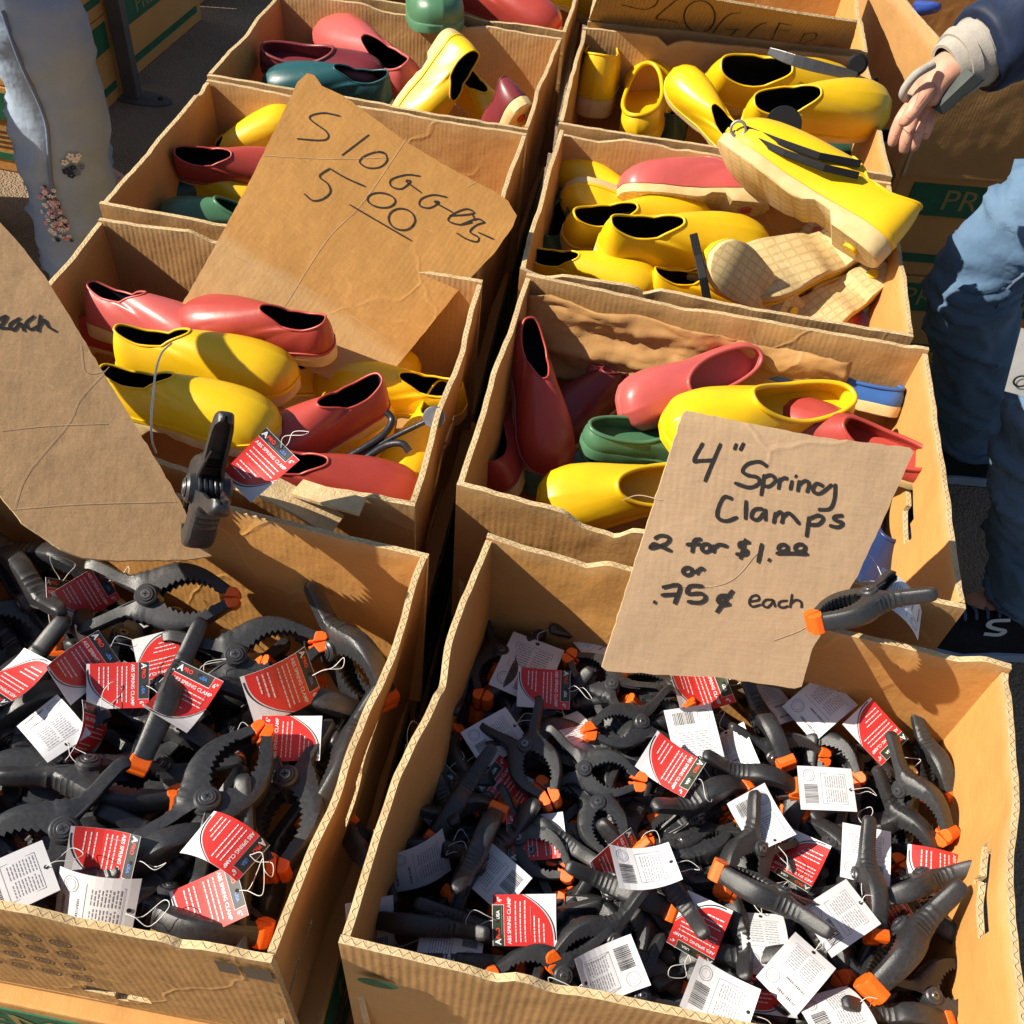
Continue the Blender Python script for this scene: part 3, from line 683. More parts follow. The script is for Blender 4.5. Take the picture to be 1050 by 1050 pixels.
fing([(954,103,D-.004),(954,117,D-.014),(951,129,D-.028),(949,137,D-.034),(947,144,D-.036)], (.0094,.0090,.0084,.0076,.0058))
fing([(957,88,D-.014),(947,96,D-.030),(939,109,D-.046),(931,120,D-.054),(923.5,130,D-.056)], (.0130,.0135,.0116,.0100,.0072))
body_me = join_into([m_b]+m_hands, [0]*(1+len(m_hands))); body_me.materials.clear(); body_me.materials.append(m_skin)
person = link('person', body_me)
tag(person, 'person in blue jeans and navy sleeves reaching over with a braced open hand', 'person')
# creases of the palm and finger joints
bvb = BVHTree.FromPolygons([v.co for v in body_me.vertices], [tuple(p.vertices) for p in body_me.polygons])
cr = MB()
for ln in ([(944,92),(941,99),(938,108)],[(950,97),(945,103),(939,112)],[(955,99),(951,107),(944,114)],[(915,138),(918,139),(920.5,138)],[(919,126),(922,127.5),(925,127)],[(926,146),(929,147.5),(931,147)],[(928.5,134),(932,136),(935,135.5)],[(935,146),(938,147.5),(940,147)],[(938,134),(941,136),(944,135.5)],[(947,137),(949,138),(951,137.5)],[(928,118),(931,121),(934,121.5)],[(937,107),(940,110),(943,111)]):
    pts = []
    for x, y in ln:
        h_ = bvb.ray_cast(CAM, ray(x, y).normalized())
        if h_[0] is not None: pts.append(h_[0]-ray(x, y).normalized()*.0001)
    if len(pts) == 3: cr.tube(smooth_path(pts, 9), [.0002, .0004, .0005, .0006, .0006, .0006, .0005, .0004, .0002], m_skin_line, 5)
cr.obj('skin_crease', person)
# jeans
jn = [(.93,1.53,.93,(.15,.15)),(.83,1.615,.84,.100),(.615,1.615,.685,.088),(.552,1.615,.52,.078),(.645,1.655,.33,.076),(.74,1.71,.13,.078),(.745,1.715,.07,.080),
      (.885,1.43,.84,.105),(.79,1.385,.69,.092),(.655,1.335,.53,.078),(.71,1.315,.34,.074),(.785,1.29,.15,.074),(.795,1.288,.085,.078)]
me = skin_mesh(jn, [(0,1),(1,2),(2,3),(3,4),(4,5),(5,6),(0,7),(7,8),(8,9),(9,10),(10,11),(11,12)], 4); wrinkle(me, .009, 8); folds(me, .013, 13); folds(me, .007, 27, .5, 3)
link('jeans', mat1(me, m_jeans), person)
sm_ = MB(); sm_.tube(smooth_path([(.70,1.515,.72),(.59,1.535,.56),(.645,1.585,.38),(.70,1.625,.25)], 24), .0035, m_seam, 6); sm_.obj('seam', person, 60)
# fleece hem, torso and navy sleeves
me = skin_mesh([(.93,1.53,.86,.175),(.91,1.53,1.02,.160),(.87,1.53,1.20,.165),(.83,1.52,1.36,.15),(.80,1.51,1.44,.09)], [(0,1),(1,2),(2,3),(3,4)], 3); wrinkle(me, .010, 10)
link('fleece', mat1(me, m_purple), person)
cuff = aty(1004, 52, 1.50)
me = chain([(.84,1.62,1.38,.10),(.78,1.68,1.34,.085),(.70,1.66,1.20,.075),(*elb.lerp(V((.66,1.62,1.1)), .3),.070),(*cuff.lerp(elb, .45),.070),(*cuff, .066),(*wr.lerp(cuff, .92), .064)], 3); wrinkle(me, .010, 14); link('sleeve', mat1(me, m_navy), person)
me = chain([(.84,1.42,1.38,.10),(.80,1.34,1.34,.085),(.86,1.26,1.18,.068),(.80,1.20,1.0,.060),(.75,1.17,.90,.048)], 3); wrinkle(me, .008, 14); link('sleeve', mat1(me, m_navy), person)
# wrist brace: wrap, straps, thumb loop and stiff splint
br = link('wrist_brace', None if False else bpy.data.meshes.new('wrist_brace'), person)
ax = (cuff-wr).normalized(); sd = ax.cross(V((0, -1, .3))).normalized(); dn_ = ax.cross(sd).normalized()
def arm_ring(t, r1, r2, n=28): c = wr.lerp(cuff, t); return [c+sd*math.cos(a)*r1+dn_*math.sin(a)*r2 for a in [2*math.pi*k/n for k in range(n)]]
mb = MB(); mb.rings([arm_ring(.22, .033, .028), arm_ring(.25, .035, .030), arm_ring(.5, .040, .036), arm_ring(.98, .047, .043)], m_brace)
mb.rings([arm_ring(.92, .048, .044), arm_ring(.92, .03, .03)], m_brace); mb.rings([arm_ring(.22, .033, .028), arm_ring(.22, .029, .022)], m_brace)
me = mb.mesh('brace', 50); br.data = me
mb = MB()
for t0, t1 in ((.42, .60), (.66, .86)):
    mb.rings([arm_ring(t0, .0385, .0345), arm_ring(t0, .0415, .0375), arm_ring(t1, .0462, .0425), arm_ring(t1, .043, .039)], m_brace)
mb.obj('strap', br, 40)
lp = smooth_path([hp(957, 66, D-.02), hp(940, 76, D-.035), hp(929, 89, D-.038), hp(926, 97, D-.036), hp(930, 101, D-.03), hp(940, 98, D-.02), hp(957, 86, D-.012)], 26)
mb = MB(); mb.tube(lp, .0058, m_brace, 10); mb.obj('thumb_loop', br, 60)
# splint: a stiff shell along the underside of the wrist down to the heel of the palm
mb = MB(); ra = []
a0 = hp(968, 117, D-.018); a1 = hp(1010, 82, D-.006)
w0 = hp(951, 106, D-.020); w1 = hp(988, 68, D-.010)
for t in [k/8 for k in range(9)]:
    lo_, hi_ = a0.lerp(a1, t), w0.lerp(w1, t); mid = lo_.lerp(hi_, .5); nrm = (a1-a0).cross(hi_-lo_).normalized(); nrm = nrm if nrm.dot(CAM-mid) > 0 else -nrm
    row = [hi_, hi_.lerp(lo_, .3)+nrm*.016, hi_.lerp(lo_, .7)+nrm*.016, lo_, lo_-nrm*.012, hi_-nrm*.012]; ra.append(row)
mb.rings(ra, m_splint, True, True, True); mb.obj('splint', br, 40)
# sports shoe
def trainer(root, toe, heel, name='shoe'):
    d = (toe-heel); L = d.length; x = d.normalized(); y = V((0, 0, 1)).cross(x)
    def Wd(t): return interp([(0, .02), (.06, .030), (.25, .036), (.5, .040), (.72, .050), (.88, .042), (.97, .024), (1, .004)], t)
    def Ht(t): return interp([(0, .075), (.12, .092), (.3, .098), (.42, .088), (.6, .068), (.8, .052), (.93, .040), (1, .018)], t)
    up, so_ = [], []
    for i in range(25):
        t = i/24; c = heel+x*(L*t); wd, h = Wd(t), Ht(t)
        up.append([c+y*(wd*math.copysign(abs(math.cos(a))**.75, math.cos(a)))+V((0, 0, .022+h*max(0, math.sin(a))**.8)) for a in [math.pi*k/14 for k in range(15)]])
        so_.append([c+y*(wd*1.10)*s_+V((0, 0, z)) for s_, z in ((-1, .002+.012*max(0, t-.85)/.15), (1, .002+.012*max(0, t-.85)/.15), (1.05, .024), (-1.05, .024))])
    mb = MB(); mb.rings(up, m_shoe_black, False); r = mb.obj(name, root, 60)
    mb = MB(); mb.rings(so_, m_shoe_sole, True, True, True); mb.obj('sole', r, 40)
    lg = MB()
    for k in range(6):
        t = .42+.065*k; c = heel+x*(L*t); lg.tube(smooth_path([c+y*-.026+V((0, 0, .022+Ht(t)*.78)), c+V((0, 0, .026+Ht(t))), c+y*.026+V((0, 0, .022+Ht(t)*.78))], 8), .003, m_seam, 6)
    lg.obj('lace', r, 60)
    return r, x, y
shn, sx_, sy_ = trainer(person, V((.615, 1.232, 0)), V((.895, 1.275, 0)))
trainer(person, V((.60, 1.70, 0)), V((.875, 1.725, 0)))
# letter S mark on the side of the near shoe
mb = MB(); c0 = aty(1021, 642, 1.205); 
for st in ([(1036,636),(1018,637),(1014,642),(1022,645),(1030,647),(1024,651),(1009,650)],):
    Pp = smooth_path([aty(x, y, 1.204+.0002*x*0) for x, y in st], 24)
    L_, R_ = [], []
    for i, p in enumerate(Pp):
        d = (Pp[min(i+1, 23)]-Pp[max(i-1, 0)]).normalized(); s_ = V((0, -1, 0)).cross(d).normalized()*.0045
        L_.append(mb.add(p+s_)); R_.append(mb.add(p-s_))
    for i in range(23): mb.face((L_[i], R_[i], R_[i+1], L_[i+1]), m_white)
mb.obj('shoe_mark', shn)
# white patch on the near leg
mb = MB(); pc = [aty(x, y, 1.245) for x, y in ((1047,336),(1075,345),(1064,410),(1030,401))]; mb.face([mb.add(p) for p in pc], m_patch)
r_ = MB(); cc = aty(1047, 391, 1.2435)
mb.rings([[cc+V((math.cos(a)*q, 0, math.sin(a)*q)) for a in [2*math.pi*k/20 for k in range(20)]] for q in (.011, .008)], m_ink)
mb.obj('patch', person)
# --- the standing person on the left
pl = skin_mesh([(-1.40,1.86,.88,.13),(-1.42,1.86,1.05,.13),(-1.43,1.86,1.25,.145),(-1.43,1.86,1.38,.12),(-1.42,1.86,1.47,.055),(-1.41,1.86,1.55,.06),(-1.40,1.86,1.65,.085),(-1.40,1.86,1.73,.075),
    (-1.50,1.66,1.38,.06),(-1.53,1.58,1.15,.045),(-1.48,1.54,.92,.035),(-1.46,1.53,.84,.03),(-1.40,2.06,1.38,.06),(-1.42,2.14,1.15,.045),(-1.36,2.12,.92,.035),(-1.34,2.11,.84,.03),
    (-1.33,1.77,.82,.088),(-1.23,1.76,.48,.062),(-1.25,1.78,.10,.042),(-1.13,1.75,.045,.035),(-1.42,2.02,.82,.085),(-1.40,2.06,.48,.06),(-1.41,2.08,.10,.042),(-1.30,2.08,.045,.035)],
    [(0,1),(1,2),(2,3),(3,4),(4,5),(5,6),(6,7),(3,8),(8,9),(9,10),(10,11),(3,12),(12,13),(13,14),(14,15),(0,16),(16,17),(17,18),(18,19),(0,20),(20,21),(21,22),(22,23)], 2)
pl.materials.clear(); pl.materials.append(m_skin)
person2 = link('person', pl); tag(person2, 'person standing in pale flared jeans embroidered with small flowers near the hem', 'person')
me = skin_mesh([(-1.37,1.87,.90,.15),(-1.31,1.77,.78,.115),(-1.205,1.75,.55,.098),(-1.225,1.75,.38,.090),(-1.245,1.75,.22,.092),(-1.25,1.755,.10,.100),(-1.25,1.76,.06,.102),
    (-1.42,2.02,.78,.100),(-1.40,2.06,.52,.085),(-1.41,2.07,.36,.075),(-1.41,2.08,.20,.075),(-1.415,2.08,.07,.080)], [(0,1),(1,2),(2,3),(3,4),(4,5),(5,6),(0,7),(7,8),(8,9),(9,10),(10,11)], 3)
wrinkle(me, .009, 7, 3); folds(me, .012, 11, .5, 6); folds(me, .006, 25, .5, 8); pj = link('jeans', mat1(me, m_jeans_pale), person2)
me = skin_mesh([(-1.40,1.86,.84,.17),(-1.42,1.86,1.05,.165),(-1.43,1.86,1.25,.17),(-1.43,1.86,1.38,.15),(-1.42,1.86,1.45,.08)], [(0,1),(1,2),(2,3),(3,4)], 2); link('jacket', mat1(me, m_jeans_pale), person2)
trainer(person2, V((-1.08, 1.745, 0)), V((-1.35, 1.77, 0))); trainer(person2, V((-1.22, 2.075, 0)), V((-1.49, 2.085, 0)))
bv = BVHTree.FromPolygons([v.co for v in me.vertices], [tuple(p.vertices) for p in me.polygons])
bvj = BVHTree.FromPolygons([v.co for v in pj.data.vertices], [tuple(p.vertices) for p in pj.data.polygons])
def hit(x, y, lift=.002):
    d = ray(x, y).normalized(); h = bvj.ray_cast(CAM, d)
    return (h[0]+h[1]*lift, h[1]) if h[0] is not None else (None, None)
mb = MB(); sp = []
for x, y in ((2,10),(14,45),(25,72),(38,100),(47,124),(50,150),(52,180),(56,205),(60,228)):
    q, _ = hit(x, y, .001)
    if q is not None: sp.append(q)
if len(sp) > 3: mb.tube(smooth_path(sp, 40), .0042, m_seam, 8); mb.obj('seam', person2, 60)
em = MB(); er = random.Random(5)
def flower(x, y, r, m_):
    q, n_ = hit(x, y, .003)
    if q is None: return
    u = n_.orthogonal().normalized(); w_ = n_.cross(u); b_ = er.uniform(0, 6)
    for k in range(5):
        c = q+(u*math.cos(b_+k*1.257)+w_*math.sin(b_+k*1.257))*r*.62
        ids = [em.add(c+(u*math.cos(a)+w_*math.sin(a))*r*.45+n_*er.uniform(.001, .004)) for a in [2*math.pi*j/8 for j in range(8)]]; em.face(ids, m_)
for k in range(110):
    t = er.random(); x = 50+t*18+er.gauss(0, 4); y = 196+t*50+er.gauss(0, 4); flower(x, y, er.uniform(.0025, .0065), er.choice([m_petal_w, m_petal_w, m_petal_p, m_petal_p, m_navy]))
em.obj('embroidery', person2); em = MB()
for x, y, r, m_ in ((72,159,.008,m_petal_w),(77,162,.008,m_petal_w),(80,158,.006,m_petal_w),(68,174,.009,m_navy),(73,178,.008,m_navy),(79,176,.007,m_seam),(66,165,.007,m_petal_w),(83,170,.006,m_seam),(74,170,.007,m_navy)): flower(x, y, r, m_)
em.obj('flower_patch', person2)

# ================================================================== shoes
LEN = .27
def shoe_parts(kind, colour):
    up_m = M_R[colour]
    Wt = [(0, 0), (.015, .016), (.05, .026), (.10, .031), (.25, .034), (.45, .0355), (.60, .043), (.72, .049), (.83, .049), (.92, .041), (.975, .025), (1, 0)]
    NS = 64; base = []
    for k in range(NS):
        a = 2*math.pi*k/NS; c = math.cos(a); t = .5+.5*c
        wv = interp(Wt, t)*(1.02 if math.sin(a) < 0 else .95)
        base.append((LEN*(t-.5), math.copysign(wv, math.sin(a)) if abs(math.sin(a)) > 1e-6 else 0, t))
    clog = kind == 'clog'; open_back = kind == 'clog'
    heel_h = .030 if kind == 'boot' else (.026 if not clog else .020)
    def ztop(t): return lerp(heel_h, .016, min(1, max(0, (t-.15)/.45)))+.010*max(0, (t-.8)/.2)**2
    if clog:   t0, t1, bo, zh, zs, zf, hump, toe_h = .025, .60, .0300, .050, .047, .074, .055, .050
    elif kind == 'boot': t0, t1, bo, zh, zs, zf, hump, toe_h = .03, .46, .0265, .098, .088, .108, .085, .055
    else:      t0, t1, bo, zh, zs, zf, hump, toe_h = .025, .43, .0205, .088, .074, .092, .06, .054
    ring_o = []
    for k in range(NS):
        a = 2*math.pi*k/NS; c, s_ = math.cos(a), math.sin(a)
        t = lerp(t0, t1, .5+.5*c)
        if clog: yy = bo*math.copysign(abs(s_)**.85, s_); z = lerp(zs, zf, max(0, c)**1.6) if c > 0 else lerp(zs, zh, (-c)**2)
        else:
            yy = bo*math.copysign(abs(s_)**.7, s_)*(1 if c < 0 else lerp(1, .72, c))
            z = lerp(zs, zf, max(0, (c-.35)/.65)**.55) if c > .35 else (zs if c > -.3 else lerp(zs, zh, ((-c-.3)/.7)**1.3))
        ring_o.append(V((LEN*(t-.5), yy, z)))
    def loft(scale, dz, inset, M=12):
        rows = []
        for j in range(M+1):
            s_ = j/M; row = []
            for k in range(NS):
                bx, by, t = base[k]; B = V((bx*scale, by*scale, ztop(t)+dz)); O = ring_o[k]
                out = V((B.x-O.x, B.y-O.y, 0)); ol = out.length; c = math.cos(2*math.pi*k/NS)
                h1 = lerp((O.z-B.z)*.55, toe_h, max(0, c)**1.2)
                o_ = (out/ol if ol > 1e-6 else V((0, 0, 0)))
                P1 = B+V((0, 0, h1))+o_*(.010 if c > -.5 else .004)
                P2 = O+out*(.5 if c > 0 else .25)+V((0, 0, -.010*max(0, c)-(.004 if c <= 0 else 0)))
                if inset: P1 -= o_*inset; P2 += V((0, 0, -inset))
                q = B*(1-s_)**3+P1*(3*s_*(1-s_)**2)+P2*(3*s_*s_*(1-s_))+O*s_**3
                if inset and j == M: q = q - V((0, 0, .001))
                row.append(q)
            rows.append(row)
        return rows
    mb = MB(); mb.rings(loft(1, -.001, 0), up_m)
    lip = .0036 if clog else .0020
    pr = ring_o+[ring_o[0], ring_o[1]]
    rr = []
    for k in range(NS):
        p = ring_o[k]; d = (ring_o[(k+1) % NS]-ring_o[k-1]).normalized(); u = d.cross(V((0, 0, 1))).normalized(); w_ = d.cross(u)
        rr.append([p+(u*math.cos(a)+w_*math.sin(a))*lip for a in [2*math.pi*q/8 for q in range(8)]])
    rr.append(rr[0]); mb.rings(rr, up_m)
    # raised band where upper meets sole
    if not clog:
        bb = []
        for k in range(NS+1):
            bx, by, t = base[k % NS]; c = V((bx, by, ztop(t)+.004)); o_ = V((bx*.3, by, 0)).normalized() if abs(bx)+abs(by) > 1e-6 else V((1, 0, 0))
            bb.append([c*1.0+o_*x+V((0, 0, z)) for x, z in ((-.002, -.003), (.0022, -.003), (.0026, .003), (-.002, .004))])
        mb.rings(bb, up_m)
    upper = mb.mesh('upper_'+kind+colour, 60)
    il = MB(); ids = il.rings(loft(.93, .004, .004), up_m if clog else m_lining)
    n2 = NS//2; lm = up_m if clog else m_lining
    for k in range(n2): 
        a, b = k, (k+1) % NS; c, d = (-k) % NS, (-(k+1)) % NS
        q = []
        for i in (a, b, d, c):
            if ids[0][i] not in q: q.append(ids[0][i])
        if len(q) > 2: il.face(q, lm)
    lining = il.mesh('lining', 60)
    # sole with heel block, arch and tread
    sm = MB(); s_m = m_sole if not clog or colour in ('red', 'blue') else up_m
    if kind == 'boot' or not clog: s_m = m_sole
    hb = .27
    def zb(t): return (0.0 if t < hb else (.012 if t < hb+.16 and not clog else (.003 if t < .5 else 0.0)))+.010*max(0, (t-.82)/.18)**2
    R0, R1_, R2_ = [], [], []
    for k in range(NS):
        bx, by, t = base[k]; o_ = V((bx*.4, by, 0)); o_ = o_.normalized()*.0022 if o_.length > 1e-6 else o_
        R0.append(V((bx, by, ztop(t)+.001))); R1_.append(V((bx, by, lerp(ztop(t), zb(t), .15)))+o_); R2_.append(V((bx, by, zb(t)))+o_*.7)
    ids = sm.rings([R0, R1_, [lerp(a, b, .9) for a, b in zip(R1_, R2_)], [V((p.x*.985, p.y*.96, p.z)) for p in R2_]], s_m)
    for row in (ids[-1], ids[0]):
        for k in range(n2):
            q = []
            for i in (k, (k+1) % NS, (-(k+1)) % NS, (-k) % NS):
                if row[i] not in q: q.append(row[i])
            if len(q) > 2: sm.face(q, s_m)
    if not clog or colour in ('red', 'blue'):     # tread lugs
        for i in range(9):
            t = .50+.045*i; wd = interp(Wt, t)*.80; x = LEN*(t-.5)
            pass
        for i in range(5):
            t = .035+.045*i; wd = interp(Wt, t)*.78; x = LEN*(t-.5)
        sm.cyl((LEN*-.35, 0, -.0045), (0, 0, 1), .010, 0, .004, M_R['yellow'] if colour == 'yellow' else M_R['red'], 20)
    sole = sm.mesh('sole_'+kind+colour, 35)
    return upper, lining, sole
SHOE = {}
DBG = []
def shoe(label, kind, colour, heel, toe, zh, zt, roll=0, group=None, sink=0):
    """heel / toe: picture points of the two ends (middle of the shoe's height) and their heights"""
    if (kind, colour) not in SHOE: SHOE[kind, colour] = shoe_parts(kind, colour)
    u, li, so_ = SHOE[kind, colour]
    h, t = at(*heel, zh), at(*toe, zt); d = (t-h); s = d.length/LEN
    DBG.append((label, round(s, 2))); s = max(.72, min(1.10, s))
    roll = -roll if d.dot(CR) > 0 else roll                 # negative leans the mouth toward the viewer
    x = d.normalized(); z = V((0, 0, 1)); z = (z-x*z.dot(x)).normalized(); z = Matrix.Rotation(math.radians(roll), 3, x) @ z
    r = thing('garden_clog' if kind == 'clog' else 'garden_shoe', label, 'clog' if kind == 'clog' else 'shoe', (0, 0, 0), group)
    frame(r, (h+t)/2-z*(.038*s), x, z, s)
    link('upper', u, r); link('lining', li, r); link('sole', so_, r)
    return r
G = 'garden shoes heaped in the cartons'
Z = T
def S(*a): shoe(*a, group=G)
# middle right carton
S('red slip-on shoe tipped toe down in the left back corner of the mixed clog carton', 'shoe', 'red', (537, 343), (568, 475), .685, .595, 0)
S('dull red shoe at the left wall, below the tipped red slip-on', 'shoe', 'red', (508, 500), (533, 405), .585, .57, 20)
S('maroon shoe heel poking up between the tipped red shoe and the pink clog', 'shoe', 'maroon', (655, 378), (560, 440), .60, .585, 0)
S('pink shoe tip behind the pink open clog against the paper lining', 'shoe', 'pink', (610, 398), (710, 352), .595, .60, 20)
S('pink backless clog with its open mouth facing the viewer before the crumpled paper lining', 'clog', 'pink', (780, 362), (640, 424), .69, .655, -45)
S('pale green open clog half hidden by the spring clamps sign', 'clog', 'green', (606, 442), (748, 452), .65, .63, 0)
S('dark green clog sunk beneath the pale green one in the mixed clog carton', 'clog', 'green', (660, 490), (560, 478), .57, .57, 10)
S('yellow open clog lying level above the top edge of the spring clamps sign', 'clog', 'yellow', (876, 408), (684, 438), .685, .685, -12)
S('yellow clog with glowing orange inside low at the front, left of the spring clamps sign', 'clog', 'yellow', (742, 492), (552, 514), .655, .635, -30)
S('blue clog with cream sole in the back right corner of the mixed clog carton', 'clog', 'blue', (910, 402), (790, 372), .66, .65, 25)
S('red clog with dark inside whose round end shows right of the sign top', 'clog', 'red', (936, 472), (822, 430), .675, .665, -15)
S('dark blue clog standing along the right wall behind the sign', 'clog', 'navy', (937, 497), (872, 610), .60, .575, -10)
# third right carton
S('yellow shoe leaning in the left back corner of the yellow shoe carton', 'shoe', 'yellow', (672, 225), (576, 172), .62, .655, -25)
S('yellow shoe showing its pale sole edge under the pale red clog', 'shoe', 'yellow', (690, 232), (583, 208), .625, .64, -110)
S('pale red shoe on its side, sole toward the viewer, in the yellow shoe carton', 'shoe', 'pink', (788, 195), (634, 187), .69, .68, 55)
S('partly covered rear one of two yellow slip-ons lying across the yellow shoe carton', 'shoe', 'yellow', (578, 238), (730, 222), .645, .65, -24)
S('yellow slip-on shoe with black opening lying across the middle front of the yellow shoe carton', 'shoe', 'yellow', (614, 248), (790, 250), .69, .685, -22)
S('yellow shoe at the front left corner of the yellow shoe carton', 'shoe', 'yellow', (558, 276), (655, 287), .635, .655, -20)
S('yellow shoe heel low in front of the middle slip-ons', 'shoe', 'yellow', (660, 300), (800, 305), .64, .62, -5)
S('yellow shoe tipped with its round cream sole facing the viewer beside the upturned gridded sole', 'shoe', 'yellow', (800, 318), (735, 268), .635, .72, 122)
S('large glossy yellow shoe lying on top across the divider between the two right rear cartons', 'shoe', 'yellow', (921, 248), (750, 133), .745, .785, 50)
S('upturned yellow shoe with gridded cream sole under the large glossy shoe', 'shoe', 'yellow', (890, 250), (745, 300), .68, .66, 162)
S('upturned cream sole in the front right corner of the yellow shoe carton', 'shoe', 'yellow', (878, 300), (826, 336), .65, .62, 165)
S('green shoe wedged behind the upturned gridded sole', 'shoe', 'green', (852, 245), (765, 190), .62, .635, 120)
S('dark green shoe at the left wall of the yellow shoe carton', 'shoe', 'dark_green', (553, 270), (600, 190), .595, .60, 0)
S('small bit of red shoe under the tipped round cream sole', 'shoe', 'red', (760, 315), (890, 335), .60, .60, 0)
# boot carton (fourth right)
S('yellow boot seen from its pale heel at the left wall of the boot carton', 'boot', 'yellow', (603, 112), (628, 40), .66, .60, 0)
S('yellow clog with orange inside facing the viewer beside the heel-on boot', 'clog', 'yellow', (652, 130), (672, 62), .655, .64, 10)
S('yellow slip-on shoe with black opening resting toe up in the middle of the boot carton', 'shoe', 'yellow', (752, 148), (697, 80), .66, .715, -30)
S('long yellow boot lying against the back wall of the boot carton', 'boot', 'yellow', (722, 84), (880, 98), .68, .67, -40)
S('glossy yellow boot pointing its toe past the right wall toward the open hand', 'boot', 'yellow', (762, 122), (914, 106), .70, .74, -35)
S('dark green shoe in the front right corner of the boot carton', 'shoe', 'dark_green', (905, 150), (812, 172), .61, .60, -20)
S('dark green shoe deep between the yellow ones in the boot carton', 'shoe', 'dark_green', (680, 150), (690, 80), .585, .58, 0)
# left shoe carton
S('pale red slip-on shoe arched over the others at the back left of the torn carton', 'shoe', 'pink', (98, 318), (228, 350), .665, .675, 12)
S('red shoe heel under the arched pale red shoe', 'shoe', 'red', (78, 332), (190, 352), .63, .625, 0)
S('red slip-on with long black opening just right of the arched pale red shoe', 'shoe', 'red', (328, 348), (196, 326), .70, .695, -10)
S('yellow slip-on lying behind another yellow one, toe to the right with cream tip', 'shoe', 'yellow', (120, 365), (306, 382), .685, .69, 6)
S('yellow slip-on nearest the shaded sign, toe to the right under a white string', 'shoe', 'yellow', (108, 405), (283, 432), .715, .715, 6)
S('red shoe with cream heel leaning right of the two yellow slip-ons', 'shoe', 'red', (374, 415), (262, 470), .685, .665, -8)
S('yellow shoe at the right wall behind the metal hooks', 'shoe', 'yellow', (455, 410), (345, 392), .62, .62, -15)
S('yellow toe pointing at the viewer under the metal hooks', 'shoe', 'yellow', (388, 420), (365, 492), .60, .605, 0)
S('yellow toe in the front right corner below the disc ended hook', 'shoe', 'yellow', (448, 425), (412, 495), .605, .615, 0)
S('red shoe with black opening along the broken front wall of the torn carton', 'shoe', 'red', (283, 487), (408, 503), .67, .650, -10)
S('yellow shoe rim peeping out above the leaning red shoe', 'shoe', 'yellow', (310, 388), (400, 375), .605, .605, 0)
# carton behind the slanted board
S('yellow pointed shoe end behind the red rimmed shoe, left of the slanted board', 'shoe', 'yellow', (225, 175), (281, 128), .61, .675, 0)
S('red rimmed slip-on with black lining left of the slanted board', 'shoe', 'red', (178, 168), (318, 178), .665, .65, -32)
S('pale green clog toe below the red rimmed slip-on', 'clog', 'green', (300, 228), (168, 216), .63, .645, 5)
S('dark green shoe tucked behind the pale green clog', 'shoe', 'dark_green', (250, 195), (152, 208), .605, .61, 0)
S('yellow shoe wedged between the red rimmed slip-on and the green clog', 'shoe', 'yellow', (180, 190), (280, 205), .62, .62, 0)
# maroon clog carton
S('maroon clog with rolled rim lying at the left of the fourth left carton', 'clog', 'maroon', (266, 52), (394, 76), .69, .68, -15)
S('glossy red clog behind the maroon one, opening to the right', 'shoe', 'pink', (428, 92), (328, 28), .66, .665, -25)
S('teal green shoe under the maroon clog', 'shoe', 'teal', (402, 96), (268, 84), .665, .665, -15)
S('yellow boot standing on its toe with pale heel up right of the glossy red clog', 'boot', 'yellow', (462, 60), (425, 125), .735, .64, -95)
S('yellow shoe sliding down right of the upright yellow boot', 'shoe', 'yellow', (478, 88), (525, 140), .68, .63, -20)
S('black and maroon shoe end in the right front corner of the fourth left carton', 'shoe', 'maroon', (520, 116), (500, 158), .69, .60, 0)
# fifth left carton
S('green clog toe resting over the rim between the two farthest left cartons', 'clog', 'green', (425, -52), (455, 18), .76, .745, 0)
S('red shoe at the top edge of the picture in the farthest left carton', 'shoe', 'red', (470, -4), (575, 22), .70, .70, -15)
S('yellow shoe behind the red one in the farthest left carton', 'shoe', 'yellow', (610, 10), (540, -25), .65, .68, 0)
for l, s in DBG:
    if not .55 <= s <= 1.0: print('SHOE SCALE', s, l)

# metal hooks lying in the left shoe carton
def hook(label, pts, zs, r, m_, disc=None):
    P_ = [at(x, y, z) for (x, y), z in zip(pts, zs)]; t = thing('metal_hook', label, 'hook', P_[0], 'metal hooks in the shoe carton')
    mb = MB(); mb.tube([p-P_[0] for p in smooth_path(P_, 30)], r, m_, 10); mb.obj('shank', t, 60)
    if disc:
        mb = MB(); ax = (P_[-1]-P_[-2]).normalized(); nn_ = (CAM-P_[-1]).normalized(); nn_ = (nn_-ax*nn_.dot(ax)).normalized(); mb.cyl(P_[-1]+ax*.010-P_[0], nn_, .0125, -.003, .003, m_alu, 26, .001); mb.obj('disc', t, 40)
hook('black iron hook with curled end, rearmost of three', [(345,475),(365,464),(388,450),(398,440),(402,430),(396,422)], [.665,.675,.685,.69,.695,.70], .0042, m_iron)
hook('iron rod with a grey disc at its end reaching to the right wall', [(345,478),(378,462),(410,445),(437,432)], [.66,.675,.69,.705], .0030, m_iron, True)
hook('black iron hook with grey bent tip, nearest of three', [(352,486),(375,470),(396,457),(412,455),(420,463)], [.66,.675,.685,.69,.685], .0042, m_iron)

st = thing('elastic_cord', 'thin white cord looped over the nearest yellow slip-on by the shaded sign', 'cord', at(160, 400, .75))
mb = MB(); mb.tube([p-st.location for p in smooth_path([at(176,352,.752), at(166,362,.758), at(160,380,.760), at(157,405,.762), at(155,430,.757), at(156,452,.742), at(160,464,.72)], 30)], .0011, m_string, 6); mb.obj('cord', st, 60)
